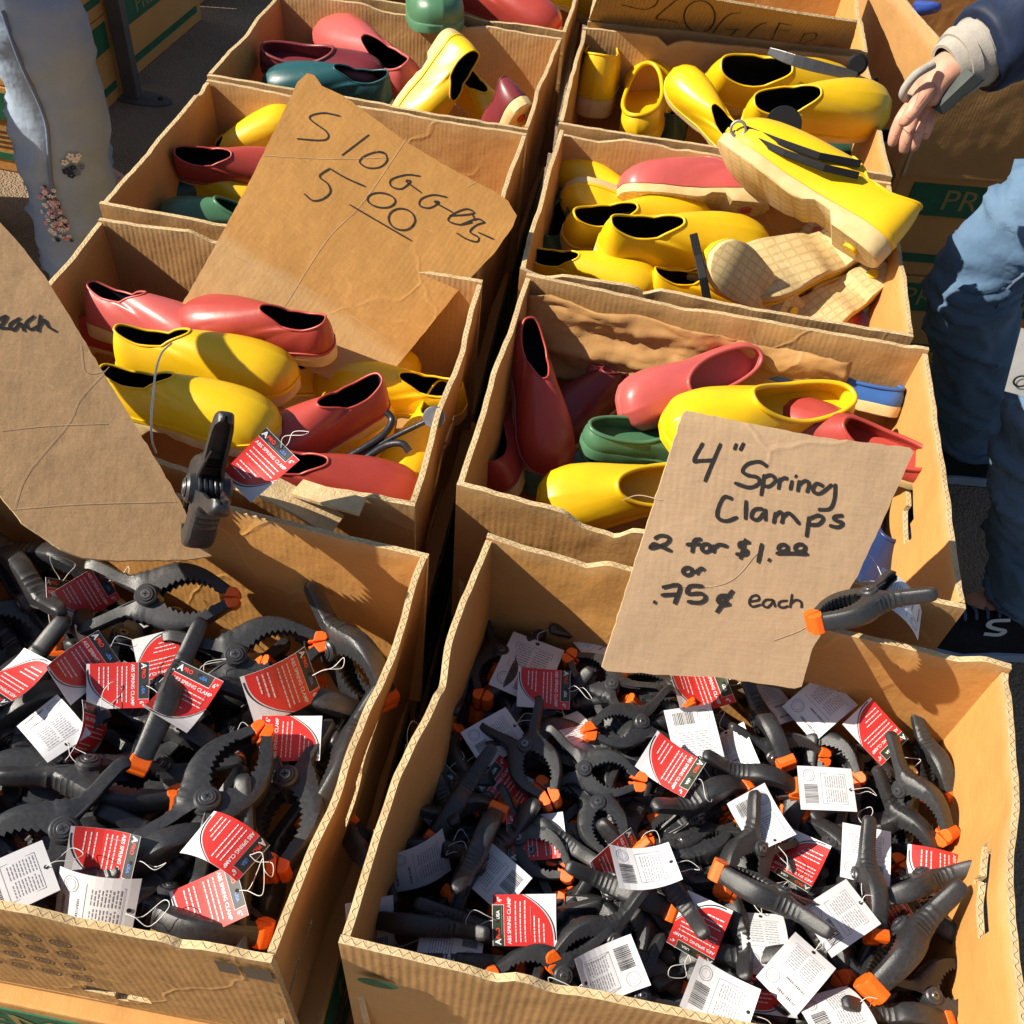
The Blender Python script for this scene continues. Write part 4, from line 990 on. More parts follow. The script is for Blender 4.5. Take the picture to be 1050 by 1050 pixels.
# ================================================================== spring clamps
def clamp_meshes(hs, big):
    kH = .84 if big else 1
    O = [(-.53, hs+.012), (-.515, hs+.034), (-.47, hs+.044), (-.38, hs*.83+.048), (-.28, hs*.60+.048), (-.20, hs*.44+.054), (-.13, .175), (-.06, .195), (.03, .232), (.12, .246), (.21, .235), (.30, .20), (.38, .15), (.45, .10), (.50, .065)]
    I = [(-.53, hs-.010), (-.515, hs-.028), (-.47, hs-.036), (-.38, hs*.80-.034), (-.28, hs*.55-.030), (-.20, hs*.35-.018), (-.13, .02), (-.06, -.03), (.03, .045), (.12, .098), (.21, .112), (.30, .095), (.38, .055), (.45, .018), (.50, .008)]
    H = [.02, .044, .060, .066, .068, .074, .088, .09, .09, .09, .088, .084, .078, .074, .070]; H = [x*kH for x in H]
    n = 66
    Op = smooth_path([(x, y, h) for (x, y), h in zip(O, H)], n); Ip = smooth_path([(x, y, 0) for x, y in I], n)
    def lever(s_, hk):
        rings = []
        for k in range(n):
            o, i_ = V((Op[k].x, Op[k].y, 0)), V((Ip[k].x, Ip[k].y, 0)); hz = Op[k].z*hk; d = o-i_; t = .018
            if .02 < i_.x < .36: i_ = i_+d.normalized()*(.020 if k % 2 else -.004)
            if -.26 < o.x < -.02 and k % 3 == 0: o = o+d.normalized()*.009
            d = o-i_
            def q(f, z): p = i_+d*f; return V((p.x, p.y*s_, z))
            tt = min(t, hz*.6)
            rings.append([q(0, -hz), q(.5, -hz), q(.82, -hz*.97), q(.95, -hz*.78), q(1, -hz*.40), q(1, hz*.40), q(.95, hz*.78), q(.82, hz*.97), q(.5, hz), q(0, hz), q(0, hz-tt), q(.66, hz-tt), q(.66, -hz+tt), q(0, -hz+tt)])
        mb = MB(); mb.rings(rings, m_abs, True, True, True); return mb.mesh('lever', 38)
    la, lb = lever(1, 1), lever(-1, .955)
    mb = MB(); mb.cyl((-.075, 0, 0), (0, 0, 1), .078, -.112, .112, m_bolt, 24, .012); mb.cyl((-.075, 0, .112), (0, 0, 1), .052, 0, .010, m_bolt, 6 if not big else 20, .004)
    bolt = mb.mesh('pivot', 35)
    mb = MB(); mb.cyl((-.075, 0, .118), (0, 0, 1), .034, 0, .010, m_screw, 18, .004)
    for a in (0, 1): mb.box((-.075-(.020 if a else .005), -(.005 if a else .020), .127), (-.075+(.020 if a else .005), (.005 if a else .020), .1295), m_recess_shade)
    screw = mb.mesh('screw', 35)
    hel = [(-.105+.055*math.cos(a), .055*math.sin(a), -.065+.13*k/90) for k, a in ((k, 2*math.pi*5*k/90) for k in range(91))]
    mb = MB(); mb.tube(hel, .010, m_spring, 6); mb.tube(smooth_path([hel[0], (-.2, hs*.25, -.06), (-.33, hs*.55, -.03)], 8), .009, m_spring, 6); mb.tube(smooth_path([hel[-1], (-.2, -hs*.25, .06), (-.33, -hs*.55, .03)], 8), .009, m_spring, 6)
    spring = mb.mesh('spring', 60)
    pads = []
    for s_ in (1, -1):
        mb = MB(); mb.prism([(x, y*s_) for x, y in [(.415, .011), (.53, .004), (.553, .020), (.546, .068), (.515, .094), (.460, .102), (.438, .068)]], -.088, .088, m_orange)
        mb.prism([(x, y*s_) for x, y in [(.375, .018), (.435, .012), (.435, .04), (.39, .045)]], -.04, .04, m_orange)
        if big: mb.xform(lambda p, s_=s_: V(((p.x-.48)*.78+.485, p.y*.74, p.z*.72)))
        pads.append(bevel_mesh(mb.mesh('pad'), .008, 2))
    return la, lb, bolt, screw, spring, pads
CM = {'s': clamp_meshes(.30, False), 'b': clamp_meshes(.22, True), 'c': clamp_meshes(.17, False)}
SZ = {'s': .104, 'b': .160, 'c': .104}
def pile_z(side, y):
    return lerp(.628, .605, (y-.22)/.38) if side == 'R' else lerp(.632, .602, (y-.20)/.38)
def at_pile(side, x, y, dz):
    z = .66
    for _ in range(8): z = pile_z(side, at(x, y, z).y)+dz
    return at(x, y, z)
CDBG = []
def clamp_root(label, group, var):
    r = thing('spring_clamp', label, 'clamp', (0, 0, 0), group); la, lb, bo, sc_, sp_, pd = CM[var]
    link('lever', la, r); link('lever', lb, r); b = link('pivot_bolt', bo, r); link('screw', sc_, b); link('spring', sp_, r); link('jaw_pad', pd[0], r); link('jaw_pad', pd[1], r)
    return r
PROTO = {}
def clamp(side, label, tail, tip, roll=0, dz=0, dzt=None, var=None, group=None, world=None):
    var = var or ('s' if side == 'R' else 'b')
    if var not in PROTO: PROTO[var] = r = clamp_root(label, group, var)
    else: r = copy_tree(PROTO[var])
    if world: a, b = world
    else: a = at_pile(side, *tail, dz if dzt is None else dzt); b = at_pile(side, *tip, dz)
    d = b-a; s = d.length/(SZ[var]*1.06); CDBG.append((label, round(s, 2))); s = max(.90, min(1.10, s))*SZ[var]
    x = d.normalized(); z = V((0, -.42, .90)); z = (z-x*z.dot(x)).normalized(); z = Matrix.Rotation(math.radians(roll), 3, x) @ z
    frame(r, (a+b)/2-x*.01*s, x, z, s)
    r['label'] = label; r['group'] = group or ('clamps heaped in the right carton' if side == 'R' else 'clamps heaped in the left carton')
    return r
W = 'wide right clamp carton'
R_CL = [
 ('spring clamp open like scissors on a white tag in the '+W, (522,729),(567,826),0,.012),
 ('shaded spring clamp with handle up, left back corner of the '+W, (528,640),(493,722),8,-.005),
 ('spring clamp nose up with only its orange pad lit near the left back corner', (465,745),(482,672),90,-.02),
 ('spring clamp with orange pads beside the left edge of the open scissors-like clamp', (500,838),(464,748),60,-.015),
 ('spring clamp with a flat orange pad up against the torn left wall', (472,850),(434,772),90,-.01),
 ('spring clamp whose orange pad peeps below the white tag left of centre', (438,812),(506,808),60,-.02),
 ('spring clamp lying with hollow handle upward left of the scissors-like clamp', (490,785),(445,858),80,0),
 ('dark spring clamp in shade with orange pad below the scissors-like clamp', (415,852),(518,832),35,-.005),
 ('spring clamp with orange pad up just left of the sign\'s lower left corner', (660,728),(582,674),15,.0),
 ('spring clamp with pads to the left and handles up under the sign\'s lower edge', (695,735),(600,752),5,.005),
 ('grey lit spring clamp with pads to the right next to the red tag at centre', (555,778),(660,803),0,.008),
 ('spring clamp pointing its orange pads down at the middle of the heap', (603,792),(628,882),-5,-.002),
 ('spring clamp seen from its back with an orange foot near the sign\'s lower right corner', (768,715),(800,772),90,.004),
 ('spring clamp with round bolt under a white tag right of the sign\'s foot', (812,742),(872,795),10,-.004),
 ('spring clamp handle ends lying flat between two white tags right of centre', (728,792),(808,808),65,0),
 ('spring clamp with wide open handles and a hollow arm, right of centre of the heap', (790,845),(748,912),-20,.012),
 ('spring clamp on its edge with a handle reaching toward the white tag below', (832,938),(748,898),75,.045),
 ('spring clamp with its dotted orange pad face toward the viewer under a white tag', (594,893),(682,932),90,.0),
 ('spring clamp with bent lit handle pointing right, left of the lower white tag', (655,952),(578,980),-15,.010),
 ('spring clamp with toothed jaws and orange pads at the front edge of the heap', (632,996),(497,1004),0,.004),
 ('spring clamp with bright bolt at the bottom edge of the picture', (690,1000),(600,1052),0,.0),
 ('shaded spring clamp with orange pad facing up at the front left corner', (478,952),(398,944),90,.0),
 ('smooth dark clamp handle lying in shade right of the front left orange pad', (445,930),(530,968),90,-.012),
 ('dark clamp by the front wall, under the clamp with the bent lit handle', (430,985),(520,990),85,-.012),
 ('unlit spring clamp along the left wall with rounded handle end', (488,868),(395,862),75,-.008),
 ('brown lit clamp handle end standing over the hole of a white tag', (476,905),(502,850),85,.018),
 ('spring clamp with dark jaws and an orange pad right of the white tag in shade', (505,842),(576,890),-5,-.006),
 ('cylindrical dark clamp handle with a hole lying left of the centre jaws', (604,880),(535,835),90,-.012),
 ('spring clamp with hollow handle and coil lying below the central red tag', (665,850),(768,805),60,.002),
 ('spring clamp whose orange fork shows under the hollow handle below centre', (740,838),(672,862),40,-.018),
 ('spring clamp on edge with orange pads up, arm running down right of centre', (778,1010),(750,900),60,-.004),
 ('long spring clamp with ridged back running to an orange pad near the right wall', (893,772),(976,862),50,.008),
 ('spring clamp with hollow handle standing by the right wall and red tag', (932,742),(974,815),85,-.006),
 ('spring clamp with its ridged back up, handle pointing to the black tag emblem', (985,888),(895,925),90,.014),
 ('large looking spring clamp with ridged back and orange foot at the lower right', (960,916),(890,1020),90,.020),
 ('spring clamp with a wide orange pad between white tags at the lower right', (842,968),(872,1002),85,-.02),
 ('spring clamp with toothed jaws toward the right wall at the bottom right corner', (915,1040),(1003,998),-10,.0),
 ('spring clamp at the very bottom edge showing an orange speck', (880,1045),(950,1050),60,-.004),
 ('spring clamp handle poking out against the right wall below the red tag', (1022,985),(948,935),75,-.006),
 ('spring clamp standing on its nose with one rounded handle over a white tag', (880,872),(895,945),80,.012),
 ('dark spring clamp deep between the lower white tags', (688,1012),(725,960),60,-.02),
 ('spring clamp with handle tip lying across the red tag in the lower middle', (714,942),(672,885),80,.006),
 ('dark rounded clamp handle in the shade left of the sign\'s foot', (570,655),(640,648),80,-.012),
 ('spring clamp behind the ridged one by the right back corner', (888,812),(960,885),55,-.012),
 ('spring clamp in the shade against the left wall showing an orange fleck', (400,900),(372,830+35),75,-.02),
 ('dark clamp lying along the left wall behind the flat orange pad', (455,770),(410,855),90,-.03),
 ('spring clamp with lit shoulder under the white tag with a shadow stripe', (760,775),(835,775),20,-.006),
 ('spring clamp half under the sign\'s foot showing two handle stubs', (720,712),(640,700),50,-.015),
]
for l, a, b, r, dz in R_CL: clamp('R', l, a, b, r, dz)
B_ = 'ring stamped left clamp carton'
L_CL = [
 ('large spring clamp with jaws right along the back of the '+B_, (85,612),(246,614),0,.03),
 ('second large spring clamp, jaws to the right, just below the backmost one', (182,685),(326,660),0,.018),
 ('large spring clamp, handle up, by the right wall of the '+B_, (325,640),(385,705),50,.012),
 ('largest looking spring clamp across the middle front with orange pad up', (165,890),(272,748),0,.03),
 ('lit large spring clamp at the left edge with a handle pointing up right', (118,830),(-22,895),0,.035),
 ('large spring clamp with toothed jaws cut off by the left edge of the picture', (100,775),(-35,830),0,.0),
 ('large clamp handle with a hole at its tip right of the cut off jaws', (42,783),(165,815),-60,.012),
 ('large spring clamp with toothed oval and orange pads along the right wall', (303,745),(285,898),0,.0),
 ('large clamp with smooth arm against the right wall, above the toothed oval', (372,720),(318,840),60,-.008),
 ('large clamp on edge standing at the front right corner, bolt at the bottom', (258,838),(247,968),90,.004),
 ('brownish clamp handle below the largest looking clamp', (136,862),(250,885),55,-.004),
 ('grey clamp arm lying beneath the shaded white tag\'s upper edge', (165,902),(50,888),35,-.008),
 ('rounded clamp handle near the front wall, left of the lower red tag', (98,916),(205,872),60,.012),
 ('clamp handle with grip marks at the front wall right of the shaded white tag', (160,916),(232,840),85,.0),
 ('dark clamp lying along the inside of the front wall', (125,916),(246,950),-75,.01),
 ('tall lit clamp handle left of the tag with the dark emblem', (196,655),(140,790),62,.014),
 ('clamp handle end below the backmost clamp\'s lower arm', (140,700),(95,610),50,-.012),
 ('shaded clamp at the left back corner beneath the brown sign', (-10,568),(100,600),55,.0),
 ('clamp handle end with tag string right of the shaded left back clamp', (58,640),(5,575),-60,.006),
 ('red tinted clamp handle at the left edge near a red tag', (45,672),(-30,745),80,.0),
 ('clamp with small bolt behind the largest looking clamp', (205,770),(95,830),20,-.012),
 ('dark clamp under the flat red tag near the right wall', (250,720),(365,735),70,-.014),
 ('dark clamp handle tip at the bottom left against a white tag', (38,905),(5,850),88,.01),
 ('dark clamp beneath the two middle red tags', (120,735),(230,780),60,-.02),
 ('clamp lying across the left edge below the left red tag', (-30,760),(70,720),70,-.012),
]
for l, a, b, r, dz in L_CL: clamp('L', l, a, b, r, dz)
fr = random.Random(11)
def filler(side, n, root, quad_, label, group, var, depth):
    FLq, FRq, BRq, BLq = quad_
    mg = .045 if side == 'R' else .078
    for k in range(n):
        u, v = fr.uniform(.09, .91), fr.uniform(.09, .91)
        p = (FLq.lerp(FRq, u)).lerp(BLq.lerp(BRq, u), v); z = pile_z(side, p.y)-depth-fr.uniform(0, .03)
        a = fr.uniform(0, 2*math.pi); L_ = SZ[var]*.53; d = V((math.cos(a), math.sin(a), fr.uniform(-.25, .25)))*L_
        p.z = z; q = [p-d, p+d]
        cen = (FLq+FRq+BRq+BLq)/4
        for i in range(2):                       # keep the ends inside the walls
            w_ = q[i]; w_.x = min(max(w_.x, min(FLq.x, BLq.x)+mg), max(FRq.x, BRq.x)-mg); w_.y = min(max(w_.y, max(FLq.y, FRq.y)+mg), min(BLq.y, BRq.y)-mg)
        clamp(side, label, None, None, fr.choice((-1, 1))*fr.choice((fr.uniform(0, 35), fr.uniform(30, 75), fr.uniform(95, 130))), var=var, group=group, world=q)
qR = (px((347, 968)), px((1058, 1120)), px((1035, 683)), px((500, 550))); qL = (f1+d1*.51, f1, b1, b1+d1b*.51)
filler('R', 92, R1, qR, 'small black spring clamp buried below the top layer of the right clamp carton', 'buried clamps in the right carton', 'c', .012)
filler('L', 36, L1, qL, 'large black spring clamp buried below the top layer of the left clamp carton', 'buried clamps in the left carton', 'b', .030)
# clamps that hold the signs, and two lying on the boots
clamp('R', 'spring clamp gripping the right edge of the pale spring clamps sign', None, None, 58, var='s', group='clamps gripping the signs', world=(at(938, 598, .785), at(830, 640, .765)))
clamp('L', 'large spring clamp standing upright over the rim, gripping the shaded sign', None, None, 0, var='b', group='clamps gripping the signs', world=(at(213, 503, .79)+V((.42, -.28, .86))*.08, at(213, 503, .79)-V((.42, -.28, .86))*.105))

# black hanger bars left among the boots
h = thing('shoe_hanger', 'black twin bar shoe hanger with a bright ring, lying on the large glossy shoe', 'hanger', at(820, 150, .80))
def hb(name, pts, wd, m_, par, th=.005):
    P_ = [at(x, y, z)-h.location for x, y, z in pts]; mb = MB(); rr = []
    for i, p in enumerate(P_):
        d = (P_[min(i+1, len(P_)-1)]-P_[max(i-1, 0)]).normalized(); up = (CAM-h.location).normalized(); s_ = d.cross(up).normalized(); u_ = s_.cross(d); w_ = wd[i] if isinstance(wd, (list, tuple)) else wd
        rr.append([p+s_*w_*a+u_*th*b for a, b in ((-1, -1), (1, -1), (1, 1), (-1, 1))])
    mb.rings(rr, m_, True, True, True); return link(name, bevel_mesh(mb.mesh(name), .0012), par)
hb('bar', [(766,133,.81),(800,146,.812),(840,160,.812),(882,168,.81)], .0048, m_hanger, h); hb('bar', [(775,144,.805),(805,157,.807),(845,172,.807),(880,180,.805)], .0048, m_hanger, h)
mb = MB(); c_ = at(757, 132, .812)-h.location; nn_ = (CAM-h.location).normalized(); u_ = nn_.orthogonal().normalized(); v_ = nn_.cross(u_)
mb.tube([c_+u_*math.cos(a)*.010+v_*math.sin(a)*.010 for a in [2*math.pi*k/24 for k in range(25)]], .0022, m_alu, 8); mb.obj('ring', h, 60)
mb = MB(); c_ = at(803, 128, .800)-h.location; mb.cyl(c_, nn_, .026, -.002, .002, m_hanger, 32, .001); mb.obj('disc', h, 40)
h = thing('shoe_hanger', 'black tapered shoe hanger lying on the long boot below the SLOGGERS strip', 'hanger', at(845, 68, .76))
hb('bar', smooth_path([(0,0,0)]*0 or [V((790,53,.765)),V((815,62,.768)),V((845,70,.768)),V((878,78,.765))], 10), [.0060,.0075,.0085,.009,.0095,.0095,.009,.0085,.008,.006], m_bolt, h, .008)
mb = MB(); c_ = at(879, 66, .775)-h.location; mb.cyl(c_, (CAM-h.location).normalized(), .017, -.006, .008, m_hanger, 28, .004); mb.obj('knob', h, 40)
hb('tab', [(880,80,.765),(892,84,.765),(898,82,.765)], .004, m_hanger, h)
h = thing('strap', 'narrow black strap hanging down among the yellow slip-ons', 'strap', at(720, 270, .74))
hb('band', [(711,240,.735),(716,262,.735),(721,285,.72),(726,312,.69)], .0055, m_hanger, h, .0012)
for l, s in CDBG:
    if not .8 <= s <= 1.3: print('CLAMP SCALE', s, l)

# ================================================================== hang tags
TW, TH = .056, .074
def card_mesh(front, bend, big):
    mb = MB(); nx, ny = 8, 10; hx, hy = TW/2, TH/2
    def grid(z, m_, flip, poly=None):
        ids = [[mb.add((-hx+TW*i/nx, -hy+TH*j/ny, z)) for i in range(nx+1)] for j in range(ny+1)]
        for j in range(ny):
            for i in range(nx):
                q = (ids[j][i], ids[j][i+1], ids[j+1][i+1], ids[j+1][i]); mb.face(q[::-1] if flip else q, m_)
        return ids
    a = grid(.0002, m_white, False); b = grid(-.0002, m_white, True)
    e = [(0, i) for i in range(nx)]+[(j, nx) for j in range(ny)]+[(ny, nx-i) for i in range(nx)]+[(ny-j, 0) for j in range(ny)]
    for k in range(len(e)):
        p, q = e[k], e[(k+1) % len(e)]; mb.face((a[p[0]][p[1]], b[p[0]][p[1]], b[q[0]][q[1]], a[q[0]][q[1]]), m_white)
    # front print: red field ending in an arc, black arc line, dark emblem strip, title and lines
    zf = .00045
    def strip_(lo, hi, z, m_, n=18, x0=-hx, x1=hx):
        rows = []
        for i in range(n+1):
            x = lerp(x0, x1, i/n); l_, h_ = lo(x), hi(x); h_ = max(h_, l_+1e-5)
            rows.append([mb.add((x, lerp(l_, h_, t/6), z)) for t in range(7)])
        for i in range(n):
            for t in range(6): mb.face((rows[i][t], rows[i+1][t], rows[i+1][t+1], rows[i][t+1]), m_)
    def arc(x, r=0): u = (x+hx)/TW; return -hy+.004+r+.050*max(0, u-.12)**2.6
    strip_(lambda x: arc(x), lambda x: hy-.0135, zf, m_red_print)
    strip_(lambda x: arc(x, -.0032), lambda x: arc(x, -.0016), zf, m_ink, 18, -hx*.75, hx)
    strip_(lambda x: hy-.0128, lambda x: hy-.0005, zf, m_tag_green if not big else m_ink, 8, -hx, hx*.60)
    strip_(lambda x: hy-.0135, lambda x: hy-.0005, zf, m_red_print, 4, hx*.62, hx)
    def txt(s_, size, m_, cx, cy, bold=0):
        vs, fs = text_mesh(s_, size, m_, bold); k = len(mb.v)
        for v in vs: mb.add((v.x+cx, v.y+cy, zf+.0004))
        for f in fs: mb.face([k+i for i in f], m_)
    txt('ABS SPRING CLAMP', .0058, m_white, -.0005, hy-.0195, .00012); txt('6"' if big else '4"', .0072, m_white, hx*.81, hy-.0085, .00015)
    txt('A', .0095, m_white, -hx*.84, hy-.0065, .0003); txt('PRO', .0062, m_tag_red2, -hx*.50, hy-.0065, .0002); txt('USA', .0052, m_white if not big else m_tag_blue, hx*.22, hy-.0068, .0002)
    rr = random.Random(4)
    def bars(y, x0, x1, z, m_, h):
        x = x0
        while x < x1-.002:
            wd = min(rr.uniform(.002, .006), x1-x); i = [mb.add(p) for p in ((x, y, z), (x+wd, y, z), (x+wd, y+h, z), (x, y+h, z))]; mb.face(i, m_); x += wd+.0009
    for k in range(7):
        y = hy-.0275-.0054*k; x1 = hx*.8-.004*k*(k > 3); x0 = -hx*.84
        if y > arc(x1)+.003: bars(y, x0, x1, zf+.0004, m_white, .0013)
    # back print: bar code, boxes of tiny lines and a round seal
    zb = -.00045
    x = -hx*.70
    while x < hx*.15:
        wd = rr.choice((.0004, .0007, .0011)); i = [mb.add(p) for p in ((x, -hy*.82, zb), (x+wd, -hy*.82, zb), (x+wd, -hy*.34, zb), (x, -hy*.34, zb))]; mb.face(i, m_ink); x += wd+rr.choice((.0005, .0008))
    for k in range(9): bars(hy*.62-.0031*k, -hx*.62, -hx*.05, zb, m_grey_ink, .0009); bars(hy*.62-.0031*k, hx*.05, hx*.62, zb, m_grey_ink, .0009)
    for (xa, xb, ya, yb) in ((-hx*.7, hx*.7, hy*.70, hy*.712), (-hx*.7, hx*.7, -hy*.20, -hy*.188), (-hx*.7, -hx*.68, -hy*.2, hy*.7), (hx*.68, hx*.7, -hy*.2, hy*.7)):
        i = [mb.add(p) for p in ((xa, ya, zb), (xb, ya, zb), (xb, yb, zb), (xa, yb, zb))]; mb.face(i, m_grey_ink)
    for q0, q1 in ((.0078, .0071), (.0052, .0048)):
        mb.rings([[(hx*.58+math.cos(a)*q, -hy*.62+math.sin(a)*q, zb) for a in [2*math.pi*k/24 for k in range(24)]] for q in (q0, q1)], m_grey_ink)
    for z in (.0010, -.0009):
        i = [mb.add((math.cos(t)*.0021, hy*.86+math.sin(t)*.0021, z)) for t in [2*math.pi*k/14 for k in range(14)]]; mb.face(i, m_recess_shade)
    kx, ky, tw = bend
    mb.xform(lambda p: V((p.x, p.y, p.z+kx*p.x*p.x+ky*p.y*p.y+tw*p.x*p.y)))
    me = bpy.data.meshes.new('hang_tag'); me.from_pydata(mb.v, [], mb.f)
    for m_ in mb.mats: me.materials.append(m_)
    me.polygons.foreach_set('material_index', mb.m); me.update(); return me
BENDS = [(0, 1.2, 1.0), (0, 7.0, 2.5), (6.0, 0, -3.5), (0, -7.5, 3.0), (11, 1, 4)]
CARD = {}
def string_mesh(k):
    q = random.Random(k); mb = MB(); y = TH/2*.86
    P_ = [(0, y, .0004), (q.uniform(-.006, .006), y+.012, .008), (q.uniform(-.018, .018), y+.028, .012), (q.uniform(-.02, .02), y+.036, .004), (q.uniform(-.012, .012), y+.024, -.003), (q.uniform(-.004, .004), y+.010, -.004), (0, y, -.0004)]
    mb.tube(smooth_path(P_, 40), .0004, m_string, 5); return mb.mesh('string', 60)
STR = [string_mesh(k) for k in range(4)]
tcount = 0
def tag_card(side, label, top, bot, face, dz=.03, dzb=None, tilt=0, bend=None, world=None, group=None):
    """top / bottom: picture points of the middle of the hole end and of the opposite end; face R shows the red front, W the white back"""
    global tcount
    big = side == 'L'; b = BENDS[tcount % 4] if bend is None else BENDS[bend]
    if (b, big) not in CARD: CARD[b, big] = card_mesh(True, b, big)
    r = link('hang_tag', CARD[b, big]); tag(r, label, 'tag', group or ('tags in the right clamp carton' if side == 'R' else 'tags in the left clamp carton'))
    if world: p, q = world
    else: p = at_pile(side, *top, dz); q = at_pile(side, *bot, dz if dzb is None else dzb)
    y = (p-q); s = y.length/TH; CDBG.append((label, s))
    if not .7 <= s <= 1.3: print('TAG SCALE %.2f %s' % (s, label))
    s = .92*max(.76, min(1.2, s))*(1.06 if big else 1); y.normalize()
    z = (CAM-(p+q)/2).normalized()*.55+V((0, 0, 1))*.45; z = (z-y*z.dot(y)).normalized(); z = Matrix.Rotation(math.radians(tilt), 3, y) @ z
    if face == 'W': z = -z
    x = y.cross(z); frame(r, (p+q)/2, x, z, s)
    link('string', STR[tcount % 4], r); tcount += 1
    return r
R_T = [
 ('white barcode tag lying under the scissors-like clamp', (533,741),(482,771),'W',.004,None,0,0),
 ('red tag lettered ABS SPRING CLAMP above the scissors-like clamp', (586,708),(529,704),'R',.012,None,0,0),
 ('white tag mostly under the red tag above the scissors-like clamp', (554,654),(527,715),'W',.004,None,0,0),
 ('small shaded red tag by the flat orange pad at the left wall', (452,800),(432,823),'R',-.004,None,20,1),
 ('dark red tag under the jaws of the scissors-like clamp', (506,798),(542,820),'R',-.006,None,15,1),
 ('strip of white tag between the scissors-like clamp and the grey lit clamp', (578,733),(606,772),'W',.0,None,25,1),
 ('red tag edge-on against the torn left wall', (420,765),(412,826),'R',.02,-.004,80,0),
 ('red tag just below the lower edge of the sign, title toward the right', (746,701),(688,713),'R',.006,None,0,1),
 ('white barcode tag under the red tag below the sign', (719,783),(704,722),'W',.016,None,0,0),
 ('red tag with dark emblem strip at its right end in the centre of the heap', (713,802),(662,769),'R',.024,None,0,1),
 ('white tag half in shade right of the central white tag', (741,744),(761,797),'W',.002,None,-20,1),
 ('white tag with a blue shadow stripe along its top, right of centre', (793,862),(768,822),'W',.014,None,0,3),
 ('white tag tilted against the back wall right of the sign\'s foot', (866,702),(818,742),'W',.034,.016,0,1),
 ('narrow white tag behind the clamp with the orange foot', (776,700),(805,734),'W',.010,None,30,1),
 ('red tag with rounded end in front of the back wall, title upside down', (918,772),(877,728),'R',.012,.03,0,0),
 ('upright white barcode tag at the middle right of the heap', (878,810),(818,807),'W',.026,None,0,0),
 ('white tag with rounded handle shadow right of the lower centre', (889,845),(887,907),'W',.016,None,0,0),
 ('red tag with black emblem next to the right wall', (999,903),(930,888),'R',.008,None,0,3),
 ('small red tag with dark emblem under the hollow arm right of centre', (808,903),(828,866),'R',-.004,None,10,1),
 ('white tag lying flat with its hole to the right in the lower middle', (688,888),(632,893),'W',.048,None,-25,3),
 ('red tag edge beneath the flat white tag in the lower middle', (652,870),(614,902),'R',.006,None,40,0),
 ('red tag with emblem toward the viewer in the lower middle of the heap', (704,984),(727,926),'R',.016,None,0,1),
 ('white tag hanging over the front clamps with hole at its left', (598,1008),(650,985),'W',.022,None,-15,3),
 ('white tag at the bottom edge of the picture right of middle', (772,1042),(704,1006),'W',.024,None,0,3),
 ('red and grey tag lit at the right half, front left of the heap', (511,944),(564,944),'R',.022,None,0,2),
 ('white barcode tag in shade with brown handle end over its hole', (486,880),(527,916),'W',.010,None,0,0),
 ('narrow tilted white tag in the shade of the left wall', (464,874),(398,902),'W',.004,None,48,1),
 ('white tag upright in the front left corner', (379,926),(381,980),'W',.018,-.02,12,0),
 ('white tag curled round a dark handle near the front left corner', (446,962),(480,968),'W',.004,None,30,4),
 ('dark red tag behind the jaws right of the shaded white tag', (526,860),(572,857),'R',-.002,None,0,1),
 ('large white barcode tag under a handle shadow at lower right', (888,922),(834,958),'W',.030,None,0,0),
 ('white barcode tag leaning out toward the viewer at the lower right of the heap', (838,972),(797,1020),'W',.034,.026,0,1),
 ('white tag tucked behind the leaning barcode tag', (781,937),(788,993),'W',.012,None,10,1),
 ('curved white tag at the bottom edge below the wide orange pad', (886,1026),(828,1047),'W',.022,None,-20,4),
 ('dark red tag in shade at the bottom, left of the leaning barcode tag', (784,985),(790,1035),'R',.0,None,10,1),
 ('dark red tag under the large looking ridged clamp', (938,930),(900,960),'R',.0,None,20,1),
 ('white tag at the back wall left of the sign\'s foot', (600,643),(622,672),'W',.004,.0,0,1),
]
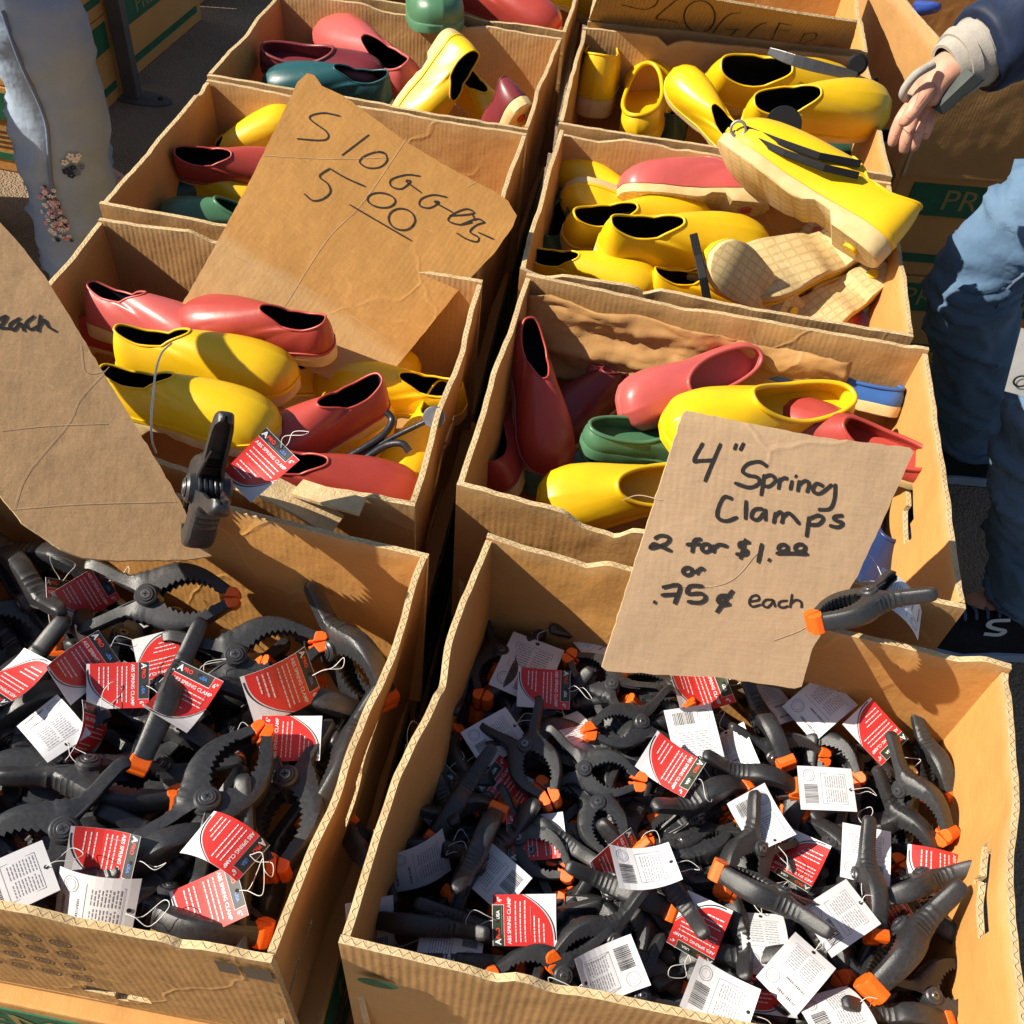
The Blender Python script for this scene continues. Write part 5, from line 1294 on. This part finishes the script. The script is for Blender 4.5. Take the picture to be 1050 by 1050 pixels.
for l, a, b, f_, dz, dzb, tl, bd in R_T: tag_card('R', l, a, b, f_, dz, dzb, tl, bd)
L_T = [
 ('red tag with black emblem strip hanging on the tall lit handle', (207,692),(168,743),'R',.036,None,0,1),
 ('upright red tag in sun below the flat red tag near the right wall', (270,757),(326,757),'R',.012,None,0,0),
 ('red tag with white corner lying nearly flat near the right wall', (326,690),(256,722),'R',.04,None,35,3),
 ('shaded red tag standing between the two back clamps', (169,702),(158,652),'R',.0,.016,0,0),
 ('sunlit red tag with lines left of the tall handle', (112,665),(56,704),'R',.04,None,30,1),
 ('folded red tag with white edge beneath the sunlit lined tag', (152,702),(90,704),'R',.03,None,20,0),
 ('large red tag cut off by the left edge of the picture', (-8,715),(38,680),'R',.045,None,30,1),
 ('bluish shaded white barcode tag at the left of the heap', (68,762),(36,725),'W',.03,None,0,1),
 ('red tag with a bright sun glare corner in the lower right of the heap', (258,878),(204,848),'R',.062,None,-20,3),
 ('red tag standing under the glare tag near the front right corner', (240,915),(190,938),'R',.045,.03,0,0),
 ('red tag with pale lettering under the handle of the largest looking clamp', (142,884),(72,872),'R',.04,None,25,1),
 ('white tag at the bottom left against the front wall', (38,893),(-12,916),'W',.06,None,0,0),
 ('shaded greyish white tag lying by the front wall', (136,938),(52,922),'W',.045,None,35,1),
 ('narrow red tag hanging beside the handle end at the left back', (62,596),(66,648),'R',.026,.0,55,0),
 ('dark red tag lying behind the handle end at the left back', (106,600),(70,622),'R',.016,None,30,0),
 ('red tag seen edge-on in the left middle of the heap', (104,728),(84,782),'R',.022,.0,72,3),
]
for l, a, b, f_, dz, dzb, tl, bd in L_T: tag_card('L', l, a, b, f_, dz, dzb, tl, bd)
tag_card('L', 'red tag dangling from the clamp that grips the shaded sign', None, None, 'R', world=(at(292, 456, .795), at(243, 502, .77)), bend=2, tilt=-10, group='tags on the sign clamps')
tag_card('R', 'white tag hanging from the clamp on the pale sign', None, None, 'W', world=(at(903, 592, .765), at(952, 640, .735)), bend=1, tilt=35, group='tags on the sign clamps')
